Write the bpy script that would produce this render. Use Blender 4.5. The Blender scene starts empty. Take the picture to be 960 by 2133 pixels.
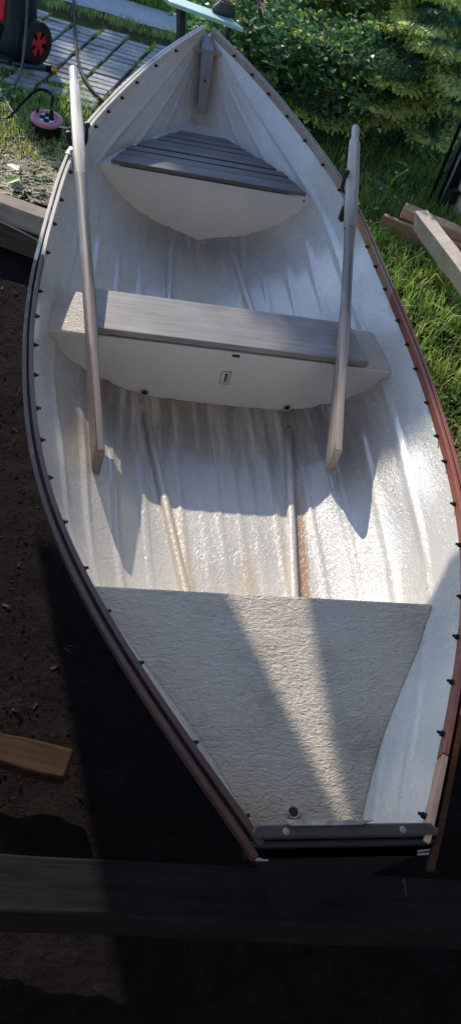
import bpy, bmesh, math, random
import numpy as np
from mathutils import Vector, Matrix, noise as mnoise
random.seed(7); rng = np.random.default_rng(7)
SC = bpy.context.scene; COL = SC.collection
R_ = math.radians

# ------------------------------------------------------------------ materials
def mat(name):
    m = bpy.data.materials.new(name); m.use_nodes = True
    nt = m.node_tree; b = nt.nodes['Principled BSDF']
    return m, nt, b
def N(nt, t, **kw):
    n = nt.nodes.new(t)
    for k, v in kw.items():
        if k in n.inputs: n.inputs[k].default_value = v
        else: setattr(n, k, v)
    return n
def L(nt, a, b): nt.links.new(a, b)
def coords(nt, scale=(1,1,1), rot=(0,0,0)):
    tc = N(nt, 'ShaderNodeTexCoord'); mp = N(nt, 'ShaderNodeMapping')
    mp.inputs['Scale'].default_value = scale; mp.inputs['Rotation'].default_value = rot
    L(nt, tc.outputs['Object'], mp.inputs['Vector']); return mp.outputs['Vector']
def ramp(nt, fac, stops):
    r = N(nt, 'ShaderNodeValToRGB'); e = r.color_ramp.elements
    while len(e) < len(stops): e.new(0.5)
    for i, (p, c) in enumerate(stops):
        e[i].position = p; e[i].color = (*c, 1) if len(c) == 3 else c
    L(nt, fac, r.inputs['Fac']); return r.outputs['Color']
def noise(nt, vec, scale, detail=4, rough=.55, dist=0):
    n = N(nt, 'ShaderNodeTexNoise'); n.inputs['Scale'].default_value = scale
    n.inputs['Detail'].default_value = detail; n.inputs['Roughness'].default_value = rough
    n.inputs['Distortion'].default_value = dist
    L(nt, vec, n.inputs['Vector']); return n.outputs['Fac']
def bump(nt, b, h, strength, dist, prev=None):
    n = N(nt, 'ShaderNodeBump'); n.inputs['Strength'].default_value = strength; n.inputs['Distance'].default_value = dist
    L(nt, h, n.inputs['Height'])
    if prev is not None: L(nt, prev, n.inputs['Normal'])
    L(nt, n.outputs['Normal'], b.inputs['Normal']); return n.outputs['Normal']
def mix(nt, fac, a, b_, mode='MIX'):
    n = N(nt, 'ShaderNodeMix'); n.data_type = 'RGBA'; n.blend_type = mode
    if hasattr(fac, 'links') or hasattr(fac, 'is_linked'): L(nt, fac, n.inputs[0])
    else: n.inputs[0].default_value = fac
    for s, v in ((n.inputs[6], a), (n.inputs[7], b_)):
        if hasattr(v, 'is_linked'): L(nt, v, s)
        else: s.default_value = (*v, 1)
    return n.outputs[2]
def math_(nt, op, a, b_=None, c=None):
    n = N(nt, 'ShaderNodeMath'); n.operation = op
    for i, v in enumerate((a, b_, c)):
        if v is None: continue
        if hasattr(v, 'is_linked'): L(nt, v, n.inputs[i])
        else: n.inputs[i].default_value = v
    return n.outputs[0]
def sstep(nt, v, a, b_):
    n = N(nt, 'ShaderNodeMapRange'); n.interpolation_type = 'SMOOTHSTEP'
    L(nt, v, n.inputs['Value']); n.inputs['From Min'].default_value = a; n.inputs['From Max'].default_value = b_
    return n.outputs['Result']

def simple(name, col, rough=.6, metal=0, var=.12, sc=30, bmp=.0, spec=.5):
    m, nt, b = mat(name); v = coords(nt)
    f = noise(nt, v, sc, 5)
    lo = [c*(1-var*2) for c in col]; hi = [min(1, c*(1+var*1.4)) for c in col]
    L(nt, ramp(nt, f, [(.3, lo), (.7, hi)]), b.inputs['Base Color'])
    b.inputs['Roughness'].default_value = rough; b.inputs['Metallic'].default_value = metal
    b.inputs['Specular IOR Level'].default_value = spec
    if bmp: bump(nt, b, noise(nt, v, sc*3, 4), bmp, .004)
    return m

def wood(name, c1, c2, axis=0, rough=.65, grain=14, bmp=.35, knots=False, worn=None, worn_amt=.5):
    m, nt, b = mat(name)
    if rough > .75: b.inputs['Specular IOR Level'].default_value = .08
    s = [grain*5]*3; s[axis] = grain*.22
    v = coords(nt, s)
    f = noise(nt, v, 1.0, 6, .6, .6)
    col = ramp(nt, f, [(.28, c1), (.5, [(a+b_)/2 for a, b_ in zip(c1, c2)]), (.74, c2)])
    v2 = coords(nt); blotch = noise(nt, v2, 6, 4)
    col = mix(nt, .35, col, ramp(nt, blotch, [(.3, [c*.55 for c in c1]), (.7, c2)]))
    if worn:
        w = noise(nt, v, .6, 5, .7); w2 = noise(nt, v2, 11, 5, .7)
        wm = sstep(nt, math_(nt, 'ADD', math_(nt, 'MULTIPLY', w, .5), math_(nt, 'MULTIPLY', w2, .5)), worn_amt, worn_amt+.05)
        col = mix(nt, wm, col, worn)
    L(nt, col, b.inputs['Base Color']); b.inputs['Roughness'].default_value = rough
    bump(nt, b, f, bmp, .003)
    return m

def oarwood(name, pale, dark, low):
    m, nt, b = mat(name); s = [9*5, 9*5, 9*5]; s[0] = 9*.2; v = coords(nt, s)
    tc = N(nt, 'ShaderNodeTexCoord'); sx = N(nt, 'ShaderNodeSeparateXYZ'); L(nt, tc.outputs['Object'], sx.inputs[0])
    f = noise(nt, v, 1, 6, .65, .8); g = noise(nt, coords(nt, (5, 18, 18)), 1, 5, .7); k = noise(nt, coords(nt, (1.2, 60, 60)), 1, 3, .5)
    x = math_(nt, 'ADD', sx.outputs[0], math_(nt, 'MULTIPLY', math_(nt, 'SUBTRACT', g, .5), .5))
    def two(c): return ramp(nt, f, [(.28, [q*.55 for q in c]), (.7, c)])
    col = mix(nt, sstep(nt, x, .48, .80), two(pale), two(dark)); col = mix(nt, sstep(nt, x, 1.05, 1.35), col, two(low))
    col = mix(nt, math_(nt, 'MULTIPLY', sstep(nt, k, .60, .66), .7), col, (.045, .035, .03))      # drying cracks along the grain
    col = mix(nt, math_(nt, 'MULTIPLY', sstep(nt, g, .56, .72), .55), col, (.30, .27, .245))       # worn bare patches
    L(nt, col, b.inputs['Base Color']); b.inputs['Roughness'].default_value = .52
    bump(nt, b, math_(nt, 'ADD', f, math_(nt, 'MULTIPLY', k, -.8)), .6, .003); return m
def gelcoat(name, base, rough, bstr, scale, stains_and_shade=False, streak=(1,1,1)):
    """moulded glass-fibre: chopped-strand texture under an off white gel coat"""
    m, nt, b = mat(name); v = coords(nt); vs = coords(nt, streak)
    big = noise(nt, v, 3.2, 5, .6); fine = noise(nt, v, 60, 4, .6)
    col = ramp(nt, big, [(.3, [c*.86 for c in base]), (.65, base)])
    col = mix(nt, .25, col, ramp(nt, fine, [(.35, [c*.8 for c in base]), (.6, base)]))
    sp = noise(nt, v, 75, 2, .5)
    dot = sstep(nt, sp, .735, .765)
    col = mix(nt, math_(nt, 'MULTIPLY', dot, .8), col, (.08, .07, .06))
    if stains_and_shade:
        tc = N(nt, 'ShaderNodeTexCoord'); sx = N(nt, 'ShaderNodeSeparateXYZ'); L(nt, tc.outputs['Object'], sx.inputs[0])
        X, Y, Z = sx.outputs
        n1 = noise(nt, coords(nt, (14, 3, 3)), 1, 5, .65)
        # rust run beside the right floor rib, fainter ones elsewhere
        def run(k, x0, wdt, y0, y1, amt, c, feather=.12):
            nonlocal col
            cx = math_(nt, 'ADD', math_(nt, 'MULTIPLY', math_(nt, 'SUBTRACT', Y, .85), k), x0)
            d = math_(nt, 'ABSOLUTE', math_(nt, 'SUBTRACT', X, cx))
            d = math_(nt, 'ADD', d, math_(nt, 'MULTIPLY', math_(nt, 'SUBTRACT', n1, .5), wdt*1.2))
            f = math_(nt, 'SUBTRACT', 1.0, sstep(nt, d, wdt*.35, wdt))
            f = math_(nt, 'MULTIPLY', f, math_(nt, 'SUBTRACT', 1.0, sstep(nt, Y, y1-feather, y1)))
            f = math_(nt, 'MULTIPLY', f, sstep(nt, Y, y0, y0+.05))
            f = math_(nt, 'MULTIPLY', f, math_(nt, 'SUBTRACT', 1.0, sstep(nt, Z, .1, .14)))
            col = mix(nt, math_(nt, 'MULTIPLY', f, amt), col, c)
        run(.133, .194, .027, .5, 1.40, .97, (.34, .165, .03))
        run(.133, .186, .010, .5, 1.52, .85, (.13, .065, .025))
        run(.133, .140, .02, .5, 1.1, .35, (.50, .38, .22))
        run(.0, .03, .035, .5, 1.05, .55, (.52, .38, .17))
        run(-.133, -.150, .04, .5, 1.25, .5, (.54, .41, .20))
        # bilge dirt plus painted thwart shadow behind the middle bulkhead
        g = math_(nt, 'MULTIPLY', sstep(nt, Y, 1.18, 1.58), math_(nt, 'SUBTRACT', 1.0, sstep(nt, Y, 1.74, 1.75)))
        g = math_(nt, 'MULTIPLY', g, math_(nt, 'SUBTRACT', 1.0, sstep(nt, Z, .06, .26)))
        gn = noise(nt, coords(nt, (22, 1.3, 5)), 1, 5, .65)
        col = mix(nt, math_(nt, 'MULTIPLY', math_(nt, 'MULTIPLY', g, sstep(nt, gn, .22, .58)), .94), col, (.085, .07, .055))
        g2 = math_(nt, 'MULTIPLY', sstep(nt, Y, 2.45, 2.85), math_(nt, 'SUBTRACT', 1.0, sstep(nt, Z, .08, .26)))  # soft shade beneath the bow seat, painted into the hull colour
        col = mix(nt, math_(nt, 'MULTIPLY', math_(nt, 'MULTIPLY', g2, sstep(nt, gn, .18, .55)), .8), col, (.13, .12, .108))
        # yellowing of the floor
        g3 = math_(nt, 'SUBTRACT', 1.0, sstep(nt, Z, .055, .10))
        col = mix(nt, math_(nt, 'MULTIPLY', g3, .2), col, (.62, .52, .36))
    if name.startswith('woven'):
        tc = N(nt, 'ShaderNodeTexCoord'); sx = N(nt, 'ShaderNodeSeparateXYZ'); L(nt, tc.outputs['Object'], sx.inputs[0])
        bl = noise(nt, v, 4.5, 7, .7); sc_ = noise(nt, coords(nt, (3, 40, 3), (0, 0, .7)), 1, 3, .5)
        col = mix(nt, math_(nt, 'MULTIPLY', sstep(nt, bl, .50, .68), .5), col, (.33, .28, .22))
        col = mix(nt, math_(nt, 'MULTIPLY', sstep(nt, sc_, .66, .70), .35), col, (.22, .20, .18))
        ed = math_(nt, 'SUBTRACT', 1.0, sstep(nt, math_(nt, 'ADD', sx.outputs[1], math_(nt, 'MULTIPLY', bl, .12)), .10, .22))
        lf = math_(nt, 'SUBTRACT', 1.0, sstep(nt, sx.outputs[0], -.13, -.03))
        col = mix(nt, math_(nt, 'MULTIPLY', ed, .30), col, (.30, .25, .18)); col = mix(nt, math_(nt, 'MULTIPLY', math_(nt, 'MULTIPLY', ed, lf), .75), col, (.42, .23, .07))
    L(nt, col, b.inputs['Base Color'])
    rr = ramp(nt, noise(nt, v, 9, 4), [(.3, [rough*.7]*3), (.7, [min(1, rough*1.4)]*3)])
    L(nt, rr, b.inputs['Roughness'])
    if stains_and_shade: b.inputs['Coat Weight'].default_value = .9; b.inputs['Coat Roughness'].default_value = .14; b.inputs['Coat IOR'].default_value = 1.6
    if bstr:
        h1 = noise(nt, vs, scale, 4, .6, 1.2)
        h2 = noise(nt, coords(nt, tuple(reversed(streak)), (0, 0, .6)), scale*2.3, 3, .6, .8)
        h = math_(nt, 'ADD', h1, math_(nt, 'MULTIPLY', h2, .45))
        h = math_(nt, 'MULTIPLY', h, ramp(nt, noise(nt, v, 5, 4, .6), [(.32, (.5, .5, .5)), (.68, (1, 1, 1))]))
        bump(nt, b, h, bstr, .012 if name.startswith('woven') else .007)
    return m

M = {}
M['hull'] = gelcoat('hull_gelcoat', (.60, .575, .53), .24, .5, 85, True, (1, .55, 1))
M['rough'] = gelcoat('woven_gelcoat', (.57, .515, .44), .55, 1.0, 80, False, (.5, 1, 1))
M['smooth'] = gelcoat('bulkhead_gelcoat', (.65, .625, .585), .42, .08, 40, False)
M['outer'] = simple('outer_hull_paint', (.05, .045, .045), .6)
M['rail_pale'] = wood('pale_rail_wood', (.55, .47, .41), (.80, .73, .67), 1)
M['rail_grey'] = wood('weathered_rail_wood', (.25, .185, .15), (.42, .33, .27), 1)
M['rail_tan'] = wood('tan_rail_wood', (.30, .16, .095), (.45, .27, .18), 1)
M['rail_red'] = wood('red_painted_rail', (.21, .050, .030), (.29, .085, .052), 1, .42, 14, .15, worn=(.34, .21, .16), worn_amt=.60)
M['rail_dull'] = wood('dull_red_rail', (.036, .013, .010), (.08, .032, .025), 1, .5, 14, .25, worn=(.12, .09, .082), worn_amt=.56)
M['rail_raw'] = wood('raw_rail_wood', (.42, .22, .12), (.66, .44, .30), 1)
M['board'] = wood('grey_thwart_wood', (.135, .12, .105), (.345, .315, .285), 0, .45, 13, .3)
M['slat'] = wood('dark_slat_wood', (.045, .042, .042), (.12, .112, .11), 0, .42, 13, .35)
M['stem'] = wood('grey_stem_wood', (.17, .15, .145), (.27, .25, .24), 2, .5)
M['oar_pale'] = wood('sun_bleached_oar', (.46, .41, .36), (.74, .69, .63), 0, .5, 11, .4)
M['oar_dark'] = wood('worn_oar_shaft', (.075, .062, .056), (.34, .29, .25), 0, .42, 10, .4)
M['oar_a'] = oarwood('bleached_sunlit_oar_wood', (.74, .68, .61), (.26, .22, .195), (.25, .19, .155))  # pale end: bleached wood plus sunlight put into the colour
M['oar_b'] = oarwood('grey_oar_wood', (.42, .36, .315), (.21, .175, .155), (.46, .36, .295))
M['oar_mid'] = wood('grey_brown_oar_loom', (.20, .165, .145), (.40, .34, .30), 0, .5, 11, .4)
M['blade'] = wood('oar_blade_wood', (.22, .165, .14), (.46, .37, .32), 0, .55, 11, .4)
M['blade_dk'] = wood('brown_oar_blade', (.07, .05, .04), (.24, .18, .15), 0, .5, 11, .4)
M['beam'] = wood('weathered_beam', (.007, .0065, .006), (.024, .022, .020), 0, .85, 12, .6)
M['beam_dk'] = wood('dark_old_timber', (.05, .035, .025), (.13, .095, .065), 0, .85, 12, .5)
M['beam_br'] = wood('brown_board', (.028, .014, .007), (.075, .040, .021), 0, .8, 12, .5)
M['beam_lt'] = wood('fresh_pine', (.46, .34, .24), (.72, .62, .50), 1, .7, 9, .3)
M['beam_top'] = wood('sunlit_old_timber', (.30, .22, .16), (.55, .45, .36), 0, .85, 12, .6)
M['black'] = simple('black_plastic', (.012, .012, .014), .75, spec=.15)
M['iron'] = simple('black_iron', (.02, .018, .017), .5, .3)
M['rust'] = simple('rusty_screw', (.028, .02, .017), .6, .5)
M['steel'] = simple('galvanised_steel', (.45, .45, .44), .45, .7, .25, 60)
M['cap'] = simple('dark_transom_cap', (.045, .042, .042), .38)
M['transom'] = simple('black_transom_paint', (.012, .012, .016), .45)
M['cap_bolt'] = simple('dull_bolt', (.2, .2, .2), .6)
M['white'] = simple('white_scuff', (.34, .35, .37), .5)
M['navy'] = simple('navy_plastic', (.012, .022, .042), .36, var=.05)
M['red'] = simple('red_plastic', (.62, .02, .035), .4, var=.05)
M['tyre'] = simple('black_tyre', (.015, .015, .015), .7)
M['pink'] = simple('faded_pink_plastic', (.50, .12, .16), .42, var=.06)
M['grey_hose'] = simple('grey_cable', (.12, .135, .145), .7, spec=.2)
M['blue_hose'] = simple('dark_garden_hose', (.02, .045, .06), .4)
M['brass'] = simple('brass_coupling', (.55, .30, .06), .35, .6)
M['mint'] = simple('mint_paint', (.42, .64, .52), .45, var=.06)
M['leg'] = simple('dark_green_metal', (.035, .05, .04), .4)
M['shoe'] = simple('dark_leather', (.03, .04, .05), .5)
M['shoe_br'] = simple('brown_rim', (.19, .08, .035), .6)
M['paper'] = simple('white_paper', (.7, .7, .68), .7)
M['cream'] = simple('beige_wall_panel', (.68, .58, .44), .6, var=.1, sc=5)
M['stone'] = simple('dark_stone', (.2, .2, .2), .9, 0, .3, 25, .8)
M['bark'] = simple('bark', (.07, .05, .035), .9, 0, .3, 20, .8)
M['chip'] = simple('wood_chip', (.03, .022, .018), .95, 0, .4, 8, 0, .05)
M['chip2'] = simple('dead_leaf', (.075, .055, .045), .95, 0, .5, 12, 0, .05)
M['straw'] = simple('dry_straw', (.40, .34, .23), .8, 0, .3, 8)
M['shed'] = simple('dark_shed_wood', (.035, .028, .022), .8)

def leafmat(name, a, b_, rough=.5, sc=5, trans=.25):
    m, nt, b = mat(name); v = coords(nt)
    f = noise(nt, v, sc, 4, .7)
    c = ramp(nt, f, [(.3, a), (.7, b_)])
    L(nt, c, b.inputs['Base Color']); b.inputs['Roughness'].default_value = rough
    tr = N(nt, 'ShaderNodeBsdfTranslucent'); L(nt, c, tr.inputs['Color'])
    mx = N(nt, 'ShaderNodeMixShader'); mx.inputs[0].default_value = trans
    out = nt.nodes['Material Output']
    L(nt, b.outputs[0], mx.inputs[1]); L(nt, tr.outputs[0], mx.inputs[2]); L(nt, mx.outputs[0], out.inputs['Surface'])
    return m
M['needle'] = leafmat('spruce_needles', (.075, .185, .105), (.15, .30, .14), .5, 7, .35)
M['tip'] = leafmat('young_spruce_needles', (.64, .75, .21), (.86, .90, .42), .5, 9, .5)
M['leaf'] = leafmat('rose_leaves', (.05, .14, .06), (.14, .28, .10), .65, 9, .4)
M['leaf_lt'] = leafmat('bright_leaves', (.16, .32, .04), (.28, .45, .07), .4, 9, .4)
M['petal'] = leafmat('pink_petals', (.55, .06, .34), (.7, .12, .45), .5, 40, .3)
M['hip'] = simple('yellow_bloom', (.75, .55, .04), .5)
M['grass'] = leafmat('grass_blades', (.15, .31, .05), (.36, .52, .11), .5, 2.5, .5)
M['grass_y'] = leafmat('dry_grass_blades', (.40, .43, .11), (.62, .60, .22), .55, 3, .45)
M['birch'] = leafmat('birch_leaves', (.04, .10, .03), (.09, .18, .05), .5, 5, .15)

def ground_mat():
    m, nt, b = mat('dirt_ground'); v = coords(nt)
    tc = N(nt, 'ShaderNodeTexCoord'); sx = N(nt, 'ShaderNodeSeparateXYZ'); L(nt, tc.outputs['Object'], sx.inputs[0])
    f = noise(nt, v, 7, 8, .7); g = noise(nt, v, 42, 6, .7)
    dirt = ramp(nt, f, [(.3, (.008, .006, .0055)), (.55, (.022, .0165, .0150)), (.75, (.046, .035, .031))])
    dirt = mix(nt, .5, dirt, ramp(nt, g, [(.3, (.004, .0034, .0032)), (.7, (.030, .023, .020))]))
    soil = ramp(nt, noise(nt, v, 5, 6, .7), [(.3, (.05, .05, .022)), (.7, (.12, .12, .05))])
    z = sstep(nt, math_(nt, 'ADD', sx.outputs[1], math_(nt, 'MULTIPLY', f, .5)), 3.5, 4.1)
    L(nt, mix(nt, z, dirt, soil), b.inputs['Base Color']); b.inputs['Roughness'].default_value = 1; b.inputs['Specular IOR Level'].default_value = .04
    n1 = bump(nt, b, f, .8, .05); bump(nt, b, g, .9, .02, n1); return m
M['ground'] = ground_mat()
def road_mat():
    m, nt, b = mat('grey_gravel_road'); v = coords(nt)
    f = noise(nt, v, 90, 4, .7); g = noise(nt, v, 3, 5)
    c = ramp(nt, f, [(.3, (.34, .35, .37)), (.7, (.66, .67, .70))])
    c = mix(nt, .4, c, ramp(nt, g, [(.3, (.40, .41, .42)), (.7, (.58, .58, .59))]))
    L(nt, c, b.inputs['Base Color']); b.inputs['Roughness'].default_value = .9
    bump(nt, b, f, .8, .012); return m
M['road'] = road_mat()
def paver_mat():
    m, nt, b = mat('worn_pavers'); v = coords(nt)
    oi = N(nt, 'ShaderNodeVertexColor'); oi.layer_name = 'tone'
    f = noise(nt, v, 40, 6, .7); g = noise(nt, v, 4, 4)
    c = ramp(nt, f, [(.3, (.27, .26, .26)), (.7, (.50, .485, .48))])
    c = mix(nt, .8, c, oi.outputs['Color'], 'MULTIPLY')
    c = mix(nt, sstep(nt, g, .52, .68), c, (.18, .19, .12))
    L(nt, c, b.inputs['Base Color']); b.inputs['Roughness'].default_value = .85
    bump(nt, b, f, .5, .006); return m
M['paver'] = paver_mat()

# ------------------------------------------------------------------ object helpers
def mesh_obj(name, verts, faces, m, parent=None, smooth=False, mats=None, midx=None):
    me = bpy.data.meshes.new(name); me.from_pydata([tuple(map(float, v)) for v in verts], [], [tuple(f) for f in faces])
    for q in (mats or [m]): me.materials.append(q)
    if midx is not None: me.polygons.foreach_set('material_index', np.asarray(midx, dtype=np.int32))
    if smooth: me.polygons.foreach_set('use_smooth', [True]*len(me.polygons))
    me.update()
    o = bpy.data.objects.new(name, me); COL.objects.link(o)
    if parent: o.parent = parent
    return o
def empty(name, loc, label, cat, group=None, rz=0):
    o = bpy.data.objects.new(name, None); o.empty_display_size = .1; COL.objects.link(o)
    o.location = loc; o.rotation_euler = (0, 0, rz); o['label'] = label; o['category'] = cat
    if group: o['group'] = group
    return o
def tag(o, label, cat, group=None):
    o['label'] = label; o['category'] = cat
    if group: o['group'] = group
    return o
def struct(o): o['kind'] = 'structure'; return o
def stuff(o, label, cat): o['kind'] = 'stuff'; o['label'] = label; o['category'] = cat; return o
class G:
    """collects boxes, tubes, discs into one mesh"""
    def __init__(s): s.v = []; s.f = []; s.m = []
    def add(s, v, f, mi=0):
        k = len(s.v); s.v += [tuple(a) for a in v]; s.f += [tuple(i+k for i in q) for q in f]; s.m += [mi]*len(f); return s
    def box(s, c, d, rot=None, mi=0):
        v = [Vector((x*d[0]/2, y*d[1]/2, z*d[2]/2)) for x in (-1, 1) for y in (-1, 1) for z in (-1, 1)]
        if rot is not None: v = [rot @ a for a in v]
        v = [a+Vector(c) for a in v]
        return s.add(v, [(0,1,3,2),(4,6,7,5),(0,4,5,1),(2,3,7,6),(0,2,6,4),(1,5,7,3)], mi)
    def tube(s, pts, r, n=8, mi=0, cap=True):
        pts = [Vector(p) for p in pts]; rs = r if isinstance(r, (list, tuple)) else [r]*len(pts)
        v = []; f = []; prev = None
        for i, p in enumerate(pts):
            t = (pts[min(i+1, len(pts)-1)]-pts[max(i-1, 0)]).normalized()
            if prev is None:
                a = Vector((0, 0, 1)) if abs(t.z) < .9 else Vector((1, 0, 0)); u = t.cross(a).normalized()
            else: u = (prev-t*prev.dot(t)).normalized()
            prev = u; w = t.cross(u)
            for k in range(n):
                an = 2*math.pi*k/n; v.append(p+(u*math.cos(an)+w*math.sin(an))*rs[i])
        for i in range(len(pts)-1):
            for k in range(n):
                f.append((i*n+k, i*n+(k+1) % n, (i+1)*n+(k+1) % n, (i+1)*n+k))
        if cap: f.append(tuple(range(n-1, -1, -1))); f.append(tuple((len(pts)-1)*n+k for k in range(n)))
        return s.add(v, f, mi)
    def build(s, name, m, parent=None, smooth=False, bevel=0, seg=2):
        o = mesh_obj(name, s.v, s.f, m if not isinstance(m, list) else None, parent, smooth, m if isinstance(m, list) else None, s.m)
        if bevel:
            b = o.modifiers.new('b', 'BEVEL'); b.width = bevel; b.segments = seg; b.limit_method = 'ANGLE'; b.angle_limit = R_(40)
        return o
def smooth_pts(pts, n=12):
    P = [Vector(p) for p in pts]; P = [P[0]*2-P[1]]+P+[P[-1]*2-P[-2]]; out = []
    for i in range(1, len(P)-2):
        a, b, c, d = P[i-1:i+3]
        for k in range(n):
            t = k/n; out.append(.5*((2*b)+(c-a)*t+(2*a-5*b+4*c-d)*t*t+(3*b-a-3*c+d)*t**3))
    out.append(P[-2]); return out

# ------------------------------------------------------------------ camera
cam = bpy.data.cameras.new('camera'); co = bpy.data.objects.new('camera', cam); COL.objects.link(co); SC.camera = co
RW = [[0.973649700237416, -0.09128650839090882, 0.20898094318235402], [-0.0760248639632401, 0.7340356652024588, 0.6748421017320678], [-0.21500344482579942, -0.6729475578353639, 0.7077535610058483]]
CAM = Vector((-0.524, -0.473, 1.8))
mw = Matrix(RW).transposed().to_4x4(); mw.translation = CAM; co.matrix_world = mw
cam.sensor_fit = 'VERTICAL'; cam.sensor_height = 36; cam.lens = 36*1585.93/2133; cam.clip_end = 500; cam.clip_start = .02

# ------------------------------------------------------------------ light
KX, KY = .60, 2.06
SUN = Vector((-KX, KY, 1.0)).normalized()          # towards the sun
w = bpy.data.worlds.new('World'); SC.world = w; w.use_nodes = True
nt = w.node_tree; sky = nt.nodes.new('ShaderNodeTexSky'); sky.sky_type = 'NISHITA'; sky.sun_disc = False; sky.ozone_density = 4.5; sky.dust_density = .4
sky.sun_elevation = math.asin(SUN.z); sky.sun_rotation = math.atan2(SUN.x, SUN.y)
nt.links.new(sky.outputs[0], nt.nodes['Background'].inputs['Color']); nt.nodes['Background'].inputs['Strength'].default_value = .15
sl = bpy.data.lights.new('sun', 'SUN'); sl.energy = 2.9; sl.angle = R_(.53); sl.color = (1, .90, .76)
so = bpy.data.objects.new('sun', sl); COL.objects.link(so); so.rotation_euler = SUN.to_track_quat('Z', 'Y').to_euler()
vs = SC.view_settings; vs.view_transform = 'Standard'; vs.look = 'None'; vs.exposure = 0.88; vs.gamma = 1

# ------------------------------------------------------------------ ground
def sst(a, b, x): t = min(1, max(0, (x-a)/(b-a))); return t*t*(3-2*t)
def gh(x, y):
    l = sst(3.34, 3.46, y); r = sst(1.6, 3.6, y); k = sst(-.2, .5, x)
    n = mnoise.noise(Vector((x*2.2, y*2.2, 0)))*.02+mnoise.noise(Vector((x*9, y*9, 3)))*.010+mnoise.noise(Vector((x*21, y*21, 5)))*.006
    fl = 1-.75*sst(4.7, 5.0, y)
    return -.30+.18*(l*(1-k)+r*k)+n*fl
def grid(lo, hi, step, far):
    a = list(np.arange(lo, hi+1e-6, step)); e = [1.3, 2, 4, 8, 16, 32, far]
    return [lo-q for q in reversed(e)]+a+[hi+q for q in e]
gx = grid(-2.2, 3.2, .035, 60); gy = grid(-1.2, 8.2, .035, 90)
gv = [(x, y, gh(x, y)) for y in gy for x in gx]; nx = len(gx)
gf = [(j*nx+i, j*nx+i+1, (j+1)*nx+i+1, (j+1)*nx+i) for j in range(len(gy)-1) for i in range(nx-1)]
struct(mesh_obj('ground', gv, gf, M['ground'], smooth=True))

ang = R_(-15); UX = Vector((math.cos(ang), math.sin(ang), 0)); UY = Vector((-math.sin(ang), math.cos(ang), 0))
# brick path: individual worn bricks in stack bond
P0 = Vector((-.35, 5.02, 0)); bv = []; bf = []; tone = []
def brick(c, lx, ly, h, tilt, rz):
    rot = Matrix.Rotation(ang+rz, 3, 'Z') @ Matrix.Rotation(tilt[0], 3, 'X') @ Matrix.Rotation(tilt[1], 3, 'Y')
    k = len(bv); e = .006
    for z, s in ((-.05, 0), (h-e, 0), (h, e)):
        for sx, sy in ((-1,-1),(1,-1),(1,1),(-1,1)):
            bv.append(tuple(rot @ Vector((sx*(lx/2-s), sy*(ly/2-s), z))+c))
    for r in (0, 4):
        for i in range(4): bf.append((k+r+i, k+r+(i+1) % 4, k+r+4+(i+1) % 4, k+r+4+i))
    bf.append((k+8, k+9, k+10, k+11)); tn = random.uniform(.6, 1.15); tc = random.uniform(-.05, .05)
    for _ in range(9): tone.append((tn+tc, tn, tn-tc, 1))
for i in range(-16, 7):
    joff = random.uniform(-.008, .008)
    for j in range(-2, 16):
        if j == 15 and random.random() < .3: continue
        c = P0+UX*(i*.212)+UY*(j*.092+joff); c.z = -.118+random.uniform(-.004, .004)
        if j < 1 and random.random() < .5: continue
        brick(c, .190+random.uniform(-.006, .004), .080+random.uniform(-.004, .003), .014, (random.uniform(-.03, .03), random.uniform(-.02, .02)), random.uniform(-.025, .025))
pv = mesh_obj('paved_path', bv, bf, M['paver']); struct(pv)
ca = pv.data.color_attributes.new('tone', 'FLOAT_COLOR', 'CORNER'); li = 0
for p, t in zip(pv.data.polygons, tone):
    for q in p.loop_indices: ca.data[q].color = t
# road
rv = []; R0 = P0+UY*1.87
for i, a in enumerate(np.linspace(-30, 30, 121)):
    for d in (0, .12, .36, .52):
        p = R0+UX*a+UY*(d+(.04*mnoise.noise(Vector((a*3, d, 1))) if d in (0, .52) else 0)); rv.append((p.x, p.y, -.125 if d == 0 else -.105))
# (four strips across)
rf = [(i*4+j, (i+1)*4+j, (i+1)*4+j+1, i*4+j+1) for i in range(120) for j in range(3)]
struct(mesh_obj('road', rv, rf, M['road']))

# ------------------------------------------------------------------ boat geometry
def nspl(xk, yk):
    xk = np.array(xk, float); yk = np.array(yk, float); n = len(xk); h = np.diff(xk); A = np.zeros((n, n)); b = np.zeros(n); A[0, 0] = A[-1, -1] = 1
    for i in range(1, n-1):
        A[i, i-1] = h[i-1]; A[i, i] = 2*(h[i-1]+h[i]); A[i, i+1] = h[i]; b[i] = 6*((yk[i+1]-yk[i])/h[i]-(yk[i]-yk[i-1])/h[i-1])
    m = np.linalg.solve(A, b)
    def f(x):
        i = int(np.clip(np.searchsorted(xk, x)-1, 0, n-2)); d = x-xk[i]; H = h[i]
        return float(yk[i]+d*((yk[i+1]-yk[i])/H-H*(2*m[i]+m[i+1])/6)+d*d*m[i]/2+d**3*(m[i+1]-m[i])/(6*H))
    return f
gw = nspl([0,.4,.8,1.3,1.8,2.3,2.8,3.2,3.6,3.85], [.1578,.3745,.5336,.6282,.6545,.6275,.5507,.3916,.1755,.0004])
gz = nspl([0,1.3,2.6,3.85], [.5141,.3979,.4757,.7270])
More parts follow.
